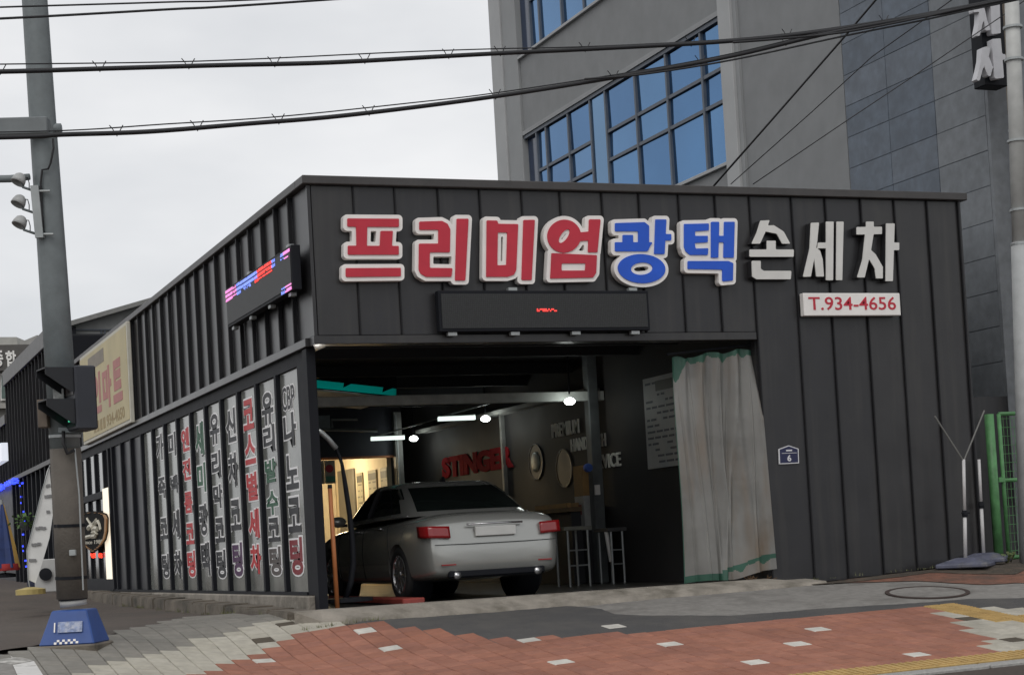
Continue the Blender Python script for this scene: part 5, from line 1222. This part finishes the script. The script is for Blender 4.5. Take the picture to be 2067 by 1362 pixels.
bx('shop_glass', MATS['alley_glass'], S3, .06, .09, 28.2, 42, .8, 3.398)
# small lit box sign on the annexe and a plant pot shelf
a = onX(-4, 935, -.5); b = onX(11, 893, -.5)
t = thing('lit_box_sign', 'small white lit box sign cut by the left edge of the picture', 'sign', tuple(a))
MB().box(-.6, -.45, min(a[1], b[1]), max(a[1], b[1])+1.2, a[2]-.05, b[2]).build('box', mat('box_glow', (.6, .62, .68), .5, var=.05, emit=(.85, .9, 1), es=.55), t)
tx = MB(); letters(tx, '싱', (-.603, b[1]+.9, (a[2]+b[2])/2-.15), (0, -.4, 0), (0, 0, .3), (-.004, 0, 0), .03); tx.build('lettering', m_red, t, fix=False)
# blue string lights
pts = [onX(x, y, -.12) for x, y in ((-60, 1005), (-20, 990), (0, 984), (15, 976), (32, 969), (42, 975), (44, 1010), (46, 1060), (49, 1105), (50, 1150))]
sl_ = thing('string_lights', 'string of blue lights along and down the far shopfront', 'lights', tuple(pts[-1]))
MB().tube(pts, .012, 6).build('cord', m_wire, sl_)
lb = MB()
for q in range(len(pts)-1):
    a, b = np.array(pts[q]), np.array(pts[q+1]); n_ = max(2, int(np.linalg.norm(b-a)/(.07 if q < 4 else .17)))
    for k in range(n_):
        p = a+(b-a)*(k+.5)/n_+np.array([random.uniform(-.05, .05), random.uniform(-.05, .05), random.uniform(-.05, .05)]); r_ = .028 if q < 4 else .020
        lb.obox(p, (r_, 0, 0), (0, r_, 0), (0, 0, r_))
lb.build('bulbs', mat('blue_glow', (.05, .05, .3), .4, var=0, emit=(.03, .06, 1), es=2.2), sl_, fix=False)['kind'] = 'stuff'
# feather banner leaning by the signal pole
Db = 24.
bt = [atD(x, y, Db) for x, y in ((100, 940), (107, 1036), (100, 1085), (84, 1140), (72, 1176), (58, 1170), (54, 1112), (68, 1058), (85, 991), (95, 950))]
fb = thing('feather_banner', 'leaning white feather banner with rows of dark writing behind the signal pole', 'banner', tuple(atD(62, 1195, Db)))
MB().prism(bt, (.0, .02, 0)).build('cloth', mat('banner_cloth', (.68, .68, .66), .7, var=.06), fb)
MB().tube([atD(x, y, Db-.03) for x, y in ((101, 938), (85, 990), (68, 1058), (54, 1112), (57, 1168), (62, 1196))], .008, 6).build('pole', m_steel_l, fb)
mk = MB()
for (x, y, w) in ((97, 980, 8), (97, 1002, 14), (91, 1034, 18), (82, 1066, 20), (73, 1098, 18), (69, 1130, 20)):
    for k in range(3):
        if random.random() < .8:
            c_ = atD(x-w/2+w*(k+.5)/3, y+random.uniform(-1, 1)-.8*k, Db-.015); mk.obox(c_, np.array(_r)*.016*w/12, (0, .004, 0), (0, 0, .018))
mk.build('writing', mat('banner_ink', (.2, .2, .2), .7, var=.1), fb)['kind'] = 'stuff'
MB().lathe(atD(62, 1196, Db), (0, 0, 1), [(0, -.02), (.2, -.02), (.2, .05), (.05, .08), (0, .08)], 16).build('foot', mat('yellow_foot', (.42, .33, .12), .6, var=.1), fb)
# outdoor unit and dark bag behind the pole
pA = atD(101, 1195, 25.)
ac = thing('outdoor_unit', 'white air conditioner outdoor unit standing behind the signal pole', 'machine', tuple(pA))
x, y, z = pA
MB().obox((x, y+.15, z+.24), np.array([.15, -.05, 0]), np.array([.05, .14, 0]), (0, 0, .235)).build('case', mat('ac_white', (.42, .42, .41), .5, var=.08), ac, bevel=.012)
MB().lathe((x-.05, y-.02, z+.26), (-.3, -1, 0), [(.09, .0), (.09, .02), (.0, .025)], 18).build('fan_grille', m_black, ac)
pB = atD(80, 1192, 25.2); tag(MB().lathe(pB, (0, 0, 1), [(0, 0), (.14, .0), (.17, .1), (.15, .26), (.05, .32), (0, .32)], 14).build('dark_sack', mat('sack_navy', (.018, .022, .045), .7, var=.2), smooth=True), 'dark navy sack on the ground beside the outdoor unit', 'sack')
# folded parasol far left
pp = atD(10, 1165, 26.)
fp = thing('folded_parasol', 'folded blue and yellow parasol at the left edge of the picture', 'parasol', tuple(pp))
m_pb = mat('parasol_blue', (.02, .04, .14), .7, var=.2); m_py = mat('parasol_yellow', (.42, .26, .07), .7, var=.2); m_pr = mat('parasol_red', (.35, .03, .03), .7, var=.2)
MB().tube([pp, pp+np.array([0, 0, 1.15])], .02, 8).build('pole', m_steel_l, fp)
for k in range(8):
    a0, a1 = 2*math.pi*k/8, 2*math.pi*(k+1)/8; am = (a0+a1)/2
    b_ = MB(); tpz = 1.08; P = [pp+np.array([.02*math.cos(am), .02*math.sin(am), tpz])]
    for r_, z in ((.09, .75), (.15, .4), (.19, .12)):
        P += []
    q = lambda a, r_, z: pp+np.array([r_*math.cos(a), r_*math.sin(a), z])
    zz = [(.03, tpz), (.10, .75), (.16, .42), (.20, .14)]
    for (ra, za), (rb, zb_) in zip(zz[:-1], zz[1:]):
        b_.quadface([q(a0, ra, za), q(am, ra*1.15, za), q(am, rb*1.18, zb_), q(a0, rb, zb_)]); b_.quadface([q(am, ra*1.15, za), q(a1, ra, za), q(a1, rb, zb_), q(am, rb*1.18, zb_)])
    b_.build('canopy_panel', m_py if k % 3 == 1 else m_pb, fp, smooth=True)
MB().lathe(pp, (0, 0, 1), [(.215, .10), (.225, .14), (.215, .2)], 16).build('hem', m_pr, fp, smooth=True)
MB().lathe(pp, (0, 0, 1), [(0, .0), (.16, .0), (.16, .05), (.04, .07)], 16).build('foot', m_black, fp)
# hanging plant by the blue lights
pH = atD(50, 1050, 25.); t = thing('hanging_plant', 'small green potted plant hanging beside the blue lights', 'plant', tuple(pH))
lv = MB()
for k in range(70):
    d = np.array([random.gauss(0, .09), random.gauss(0, .09), random.gauss(0, .06)]); o = pH+d; e1 = np.array([random.uniform(-1, 1) for _ in range(3)])*.03; e2 = np.array([random.uniform(-1, 1) for _ in range(3)])*.03
    lv.quadface([o-e1, o+e2, o+e1, o-e2])
lv.build('leaves', mat('plant_green', (.06, .12, .03), .7, var=.3), t, fix=False)
MB().lathe(pH-np.array([0, 0, .14]), (0, 0, 1), [(0, 0), (.06, 0), (.08, .12), (0, .12)], 12).build('pot', m_dark, t)
# grey gable building behind the shop roof
Yg = 26.
gb = thing('grey_gable_house', 'pale grey gabled house rising behind the shop roof', 'building', tuple(onY(250, 700, Yg)))
P_ = [onY(x, y, Yg) for x, y in ((133, 655), (313, 603), (470, 585), (560, 720), (560, 900), (133, 900))]
MB().prism(P_, (0, 6, 0)).build('wall', mat('pale_render', (.27, .275, .265), .8, var=.08), gb)
P_ = [onY(x, y, Yg-.3) for x, y in ((126, 652), (313, 598), (480, 577), (480, 585), (313, 607), (126, 662))]
MB().prism(P_, (0, 6.6, 0)).build('roof', mat('gable_trim', (.22, .22, .21), .7, var=.1), gb)
P_ = [onY(x, y, Yg-.2) for x, y in ((134, 662), (153, 658), (158, 790), (139, 790))]; MB().prism(P_, (0, .19, 0)).build('corner_column', m_black, gb)
for x0_, x1_ in ((153, 240),): P_ = [onY(x, y, Yg-.06) for x, y in ((153, 664), (247, 664), (247, 666), (153, 666.5))]; MB().prism(P_, (0, .05, 0)).build('rail', m_mull, gb)
P_ = [onY(x, y, Yg-.06) for x, y in ((203, 667), (206, 667), (206, 700), (203, 700))]; MB().prism(P_, (0, .05, 0)).build('rail', m_mull, gb)
P_ = [onY(x, y, Yg-.06) for x, y in ((210, 667), (213, 667), (213, 700), (210, 700))]; MB().prism(P_, (0, .05, 0)).build('rail', m_mull, gb)
# far building with sign at the left edge
Df = 62.
fb2 = thing('far_block', 'distant grey block with white Korean sign letters at the left edge', 'building', tuple(atD(10, 900, Df)))
fw = np.array(_f)*8; fw[2] = 0
def fpr(pts, D, n, name, m): return MB().prism([atD(x, y, D) for x, y in pts], n).build(name, m, fb2)
fpr(((-160, 702), (120, 698), (120, 1000), (-160, 1000)), Df, fw, 'wall', mat('far_wall', (.20, .195, .18), .8, var=.1))
fpr(((-160, 698), (122, 694), (122, 746), (-160, 750)), Df-.4, fw*.04, 'sign_band', mat('far_band', (.085, .08, .075), .7, var=.1))
fpr(((-160, 681), (33, 680), (36, 699), (-160, 700)), Df+1, fw*.5, 'penthouse', mat('far_pent', (.36, .355, .33), .8, var=.08))
fpr(((40, 691), (75, 676), (75, 697), (40, 698)), Df+.5, fw*.4, 'penthouse', mat('far_pent2', (.30, .295, .28), .8, var=.08))
o_ = atD(-22, 744, Df-.45); e_ = atD(67, 737, Df-.45); v_ = atD(-22, 707, Df-.45)
for ch_, xa_ in (('종', -14), ('합', 12)): letters(MB(), ch_, atD(xa_, 740, Df-.45), atD(xa_+21, 739, Df-.45)-atD(xa_, 740, Df-.45), (0, 0, .56), fw*.004, .03).build('letter', m_white, fb2, fix=False)
for x0_ in (0, -60):
    w_ = fpr(((x0_+1, 754), (x0_+23, 752), (x0_+23, 807), (x0_+1, 808)), Df-.1, fw*.008, 'window', m_white)
    q = MB().prism([atD(x, y, Df-.14) for x, y in ((x0_+3, 757), (x0_+21, 755), (x0_+21, 803), (x0_+3, 804))], fw*.003).build('pane', mat('far_pane', (.09, .13, .115), .2, var=.1), w_)
fpr(((-160, 815), (120, 812), (120, 822), (-160, 826)), Df-.3, fw*.03, 'ledge', mat('far_ledge', (.30, .29, .27), .8, var=.1))

# ------------------------------------------------------------------ signal pole
DP = 16.5
pb = np.array(atD(150, 1300, DP)); gzp = float(gz(pb[0], pb[1]))
base_c = np.array(atD(151, 1303, DP))
SP = thing('signal_pole', 'grey tapered steel signal pole with blue base and brown wrapped foot', 'pole', tuple(base_c))
def pc(x, y): return np.array(atD(x, y, DP))
def pq(x, y, k): return np.array(atD(x, y, DP-k))
rr_ = lambda px: px*DP/FPX/2
MB().tube([pc(132, 905), pc(108, 560), pc(88, 270), pc(70, 0), pc(63, -120)], [rr_(60), rr_(57.5), rr_(54), rr_(51), rr_(49)], 12).build('shaft', m_steel, SP, smooth=True)
MB().tube([pc(146, 1207), pc(132, 905)], [rr_(62), rr_(62.5)], 12).build('wrap', mat('brown_wrap', (.105, .092, .078), .8, var=.12, scale=8, bump=.3, bscale=50), SP, smooth=True)
MB().tube([pc(149, 1222), pc(147, 1208)], [rr_(54), rr_(54)], 12).build('collar', mat('collar_grey', (.36, .36, .35), .6, var=.1), SP, smooth=True)
MB().tube([pc(147.5, 1210), pc(147, 1203)], [rr_(58), rr_(58)], 12).build('strap', m_black, SP)
def frust(yA, hwA, xA, yB, hwB, xB):
    b_ = MB(); rt = np.array([_r[0], _r[1], 0]); rt /= np.linalg.norm(rt); fw_ = np.array([_f[0], _f[1], 0]); fw_ /= np.linalg.norm(fw_)
    ang = -.05; c_, s_ = math.cos(ang), math.sin(ang); e1 = rt*c_+fw_*s_; e2 = -rt*s_+fw_*c_
    for (x, y, hw) in ((xB, yB, hwB), (xA, yA, hwA)):
        c0 = pc(x, y)
        for sx, sy in ((-1, -1), (1, -1), (1, 1), (-1, 1)): b_.v.append(tuple(c0+e1*sx*hw+e2*sy*hw))
    b_.f = [(3, 2, 1, 0), (4, 5, 6, 7), (0, 1, 5, 4), (1, 2, 6, 5), (2, 3, 7, 6), (3, 0, 4, 7)]
    return b_, e1, e2
fr_, e1, e2 = frust(1229, .165, 150, 1298, .262, 151)
fr_.build('base_cover', mat('base_blue', (.022, .068, .25), .45, var=.12, dirt=(.035, .085, .27), dscale=4), SP, bevel=.012)
bs_ = MB(); c0 = pc(151, 1301); bs_.obox(c0-np.array([0, 0, .05]), e1*.29, e2*.29, (0, 0, .065)); bs_.build('footing', m_concrete_d, SP, bevel=.015)
c0 = pc(152, 1262); nrm = -e2
slope = np.array([0, 0, 1.])*.97+e2*.27
MB().obox(c0-e2*(.228)+e1*.02, e1*.115, e2*.002, slope*.05).build('sticker', mat('worn_sticker', (.20, .25, .40), .6, var=.35, scale=25, dirt=(.40, .43, .52), dscale=18, dmin=.45, dmax=.6), SP)
MB().obox(c0-e2*(.229)-e1*.125, e1*.006, e2*.002, slope*.045).build('sticker', m_offwhite, SP)
ck = MB()
for k in range(9):
    for j in range(2):
        if (k+j) % 2: c1 = pc(129+5.4*k, 1290+4.5*j-.35*k); ck.obox(c1-e2*(.262-.006*(1-j)), e1*.012, e2*.002, slope*.010)
ck.build('checker_band', m_offwhite, SP)['kind'] = 'stuff'
for (x_, y_, w_) in ((131, 880, 62), (140, 1060, 63), (144, 1165, 63)): MB().tube([pc(x_, y_+3), pc(x_-.2, y_-3)], [rr_(w_+1.5)]*2, 14).build('band', m_steel_l if y_ < 1000 else m_black, SP)
MB().obox(pq(118, 800, .15)+np.array([0, 0, 0]), e1*.05, e2*.002, (0, 0, .07)).build('sticker', mat('pole_sticker', (.30, .31, .30), .7, var=.3, scale=30), SP)
# mast arm, lamp arm, mounting rail
MB().bar(pq(-140, 262, .16), pq(98, 255, .16), .12, .16).build('mast_arm', mat('arm_grey', (.15, .165, .17), .5, var=.15), SP, bevel=.01)
MB().tube([pc(95, 262), pc(123, 262)], .058, 14).build('arm_stub', m_steel, SP, smooth=True)
MB().tube([pq(60, 357, .1), pq(20, 361, .1), pq(-40, 362, .1)], [.03, .035, .035], 10).build('lamp_arm', m_steel, SP, smooth=True)
MB().obox(pq(76, 428, .15), e1*.038, e2*.03, (pc(70, 376)-pc(80, 480))/2).build('mount_rail', m_steel_l, SP)
for (x, y) in ((93, 386), (100, 473)): MB().tube([pq(x-14, y, .16), pq(x+8, y, .16)], .012, 6).build('bolt', m_steel_l, SP)
cbl = [pq(x, y, .15) for x, y in ((107, 280), (108, 300), (102, 330), (97, 341), (85, 343), (82, 370), (85, 430), (88, 470))]
MB().tube(cbl, .011, 6).build('cable', m_wire, SP, smooth=True)
bx_ = MB(); bx_.obox(pq(89, 835, .12), e1*.045, e2*.06, (0, 0, .13)); bx_.build('control_box', mat('rusty_box', (.14, .11, .085), .8, var=.3), SP, bevel=.006)
MB().obox(pq(147, 1115, .165), e1*.03, e2*.02, (0, 0, .028)).build('push_box', m_steel_l, SP, bevel=.005)
MB().tube([pq(151, 905, .15), pq(160, 1000, .15), pq(168, 1190, .16)], .008, 6).build('conduit', m_steel_l, SP)
for k, (x, y, lab) in enumerate(((38, 364, 'topmost'), (38, 408, 'middle'), (40, 450, 'lowest'))):
    t = thing('sensor_lamp', 'small hooded signal lamp on a bent bracket, %s of three on the pole' % lab, 'lamp', tuple(pc(x, y)), 'small hooded lamps on the signal pole')
    c0 = pq(x, y, .16)
    MB().lathe(c0, (-.55, -.2, -1), [(.0, -.07), (.03, -.066), (.052, -.045), (.064, -.005), (.068, .03), (.06, .03), (.05, -.01), (.0, -.03)], 18).build('hood', mat('hood_grey', (.36, .365, .36), .5, var=.1), t, smooth=True)
    MB().tube([c0+np.array([.03, 0, -.01]), pq(x+8, y+14, .16), pq(x+32, y+22, .15)], .012, 6).build('bracket', m_steel, t, smooth=True)
    MB().tube([pq(x+6, y-6, .16), pq(x+18, y-5, .16), pq(x+21, y+6, .16), pq(x+21, y+18, .16)], .005, 5).build('lead', m_wire, t)
# pedestrian signal head
sg = thing('pedestrian_signal', 'black two lamp pedestrian signal head with visors on the grey pole', 'traffic light', tuple(pc(150, 870)))
c0 = pq(163, 805, .20)
nr_ = -e1*.83-e2*.56; nr_ /= np.linalg.norm(nr_); tg_ = np.cross(nr_, (0, 0, 1)); tg_ /= np.linalg.norm(tg_)
upv = np.array([0, 0, 1.])
MB().obox(c0, tg_*.17, nr_*.10, upv*.295).build('housing', mat('signal_black', (.018, .02, .028), .4, var=.15), sg, bevel=.015)
for sgn, col_ in ((1, 'red'), (-1, 'green')):
    cc_ = c0+nr_*.102+upv*.145*sgn
    MB().obox(cc_, tg_*.125, nr_*.006, upv*.115).build('lens', mat('lens_%s' % col_, (.02, .012, .012) if col_ == 'red' else (.012, .03, .025), .2, var=.1), sg)
    v_ = MB(); L_ = .26
    top_ = cc_+upv*.13; 
    v_.obox(top_+nr_*L_/2, tg_*.135, nr_*L_/2, upv*.006)
    for s_ in (-1, 1):
        q0 = cc_+tg_*.135*s_; v_.prism([q0+upv*.13, q0+upv*.13+nr_*L_, q0+upv*.07+nr_*L_, q0-upv*.09+nr_*.03, q0-upv*.09], tg_*.006*s_)
    v_.build('visor', mat('visor_black', (.008, .009, .012), .5, var=.1), sg)
MB().obox(c0+nr_*.110-upv*.175+tg_*.02, tg_*.03, nr_*.003, upv*.035).build('lit_figure', mat('green_led', (.02, .2, .12), .4, var=0, emit=(.1, .9, .5), es=.7), sg)
MB().tube([pq(128, 870, .18), pq(128, 895, .2), pq(136, 915, .2), pq(150, 908, .17)], .016, 8).build('cable', m_wire, sg, smooth=True)
MB().bar(pq(120, 868, .12), pq(165, 868, .16), .05, .05).build('bracket', m_steel, sg)

# ------------------------------------------------------------------ overhead cables
def cable(label, pts, Y, r, kind='overhead_cable', ties=0, dy=0.):
    P = [np.array(onY(x, y, Y+dy*i)) for i, (x, y) in enumerate(pts)]
    Q = []
    for k in range(len(P)-1):
        p0, p1, p2, p3 = P[max(k-1, 0)], P[k], P[k+1], P[min(k+2, len(P)-1)]
        for s in range(6):
            t = s/6; Q.append(.5*((2*p1)+(-p0+p2)*t+(2*p0-5*p1+4*p2-p3)*t*t+(-p0+3*p1-3*p2+p3)*t**3))
    Q.append(P[-1])
    t = thing(kind, label, 'cable', tuple(Q[0]), 'overhead cables')
    MB().tube(Q, r, 6).build('cable', m_wire, t, smooth=True)
    return t, Q
YW = -2.6
t1, Q1 = cable('upper thick black cable bundle crossing the whole picture', [(-200,146),(0,145),(240,138),(450,132),(660,127),(880,115),(1010,108),(1220,98),(1480,83),(1700,58),(1960,12),(2200,-40)], YW, .021)
t2, Q2 = cable('lower thick black cable bundle sagging from the pole to upper right', [(-200,282),(60,276),(125,272),(300,266),(500,250),(700,233),(1000,195),(1280,150),(1480,113),(1700,62),(1960,16),(2200,-36)], YW-.05, .021)
cable('thin messenger wire just above the upper cable bundle', [(-200,132),(0,130),(400,124),(800,106),(1000,99),(1200,94),(1480,79),(1700,54),(1960,10),(2200,-42)], YW+.02, .006)
cable('thin messenger wire just above the lower cable bundle', [(-200,270),(125,264),(330,251),(560,236),(830,208),(1000,188),(1280,145),(1480,108),(1700,57),(1960,13),(2200,-38)], YW-.03, .006)
cable('loose drop wire along the right half of the lower bundle', [(1180,160),(1300,150),(1480,121),(1700,74),(1850,44),(1960,20),(2200,-30)], YW-.1, .010)
cable('second loose wire under the right end of the bundles', [(1480,86),(1560,80),(1700,66),(1850,38),(1960,14),(2200,-34)], YW-.12, .012)
cable('upper of two thin wires at the top left', [(-200,22),(0,15),(330,5),(700,-8),(2200,-80)], YW+.3, .008)
cable('lower of two thin wires at the top left', [(-200,44),(0,38),(330,20),(690,-2),(2200,-110)], YW+.3, .011)
for lab, pts, ya, yb, r in (('thick diagonal stay cable dropping to the shop roof', ((1440,376),(1560,240),(1700,80),(1775,-8),(1850,-95)), .6, -2.6, .012), ('thin diagonal wire dropping to the shop roof', ((1475,372),(1640,225),(1760,115),(1905,12),(1990,-50)), .9, -2.6, .006), ('thin diagonal wire running to the tower sign', ((1520,372),(1700,250),(1850,150),(2012,40),(2100,-20)), 1.2, -.2, .007)):
    P = [tuple(onY(x, y, ya+(yb-ya)*i/4)) for i, (x, y) in enumerate(pts)]
    t = thing('stay_wire', lab, 'cable', P[0], 'overhead cables'); MB().tube(P, r, 6).build('cable', m_wire, t, smooth=True)
for t, Q, a_, b_ in ((t1, Q1, 6, 60), (t2, Q2, 16, 56)):
    for k in range(a_, b_, 5):
        p = np.array(Q[k]); tie = MB()
        tie.tube([p+np.array([-.06, 0, .065]), p+np.array([-.035, 0, .035]), p-np.array([0, 0, .028]), p+np.array([.035, 0, .035]), p+np.array([.055, 0, .07])], .0045, 4)
        tie.build('tie', m_wire, t)
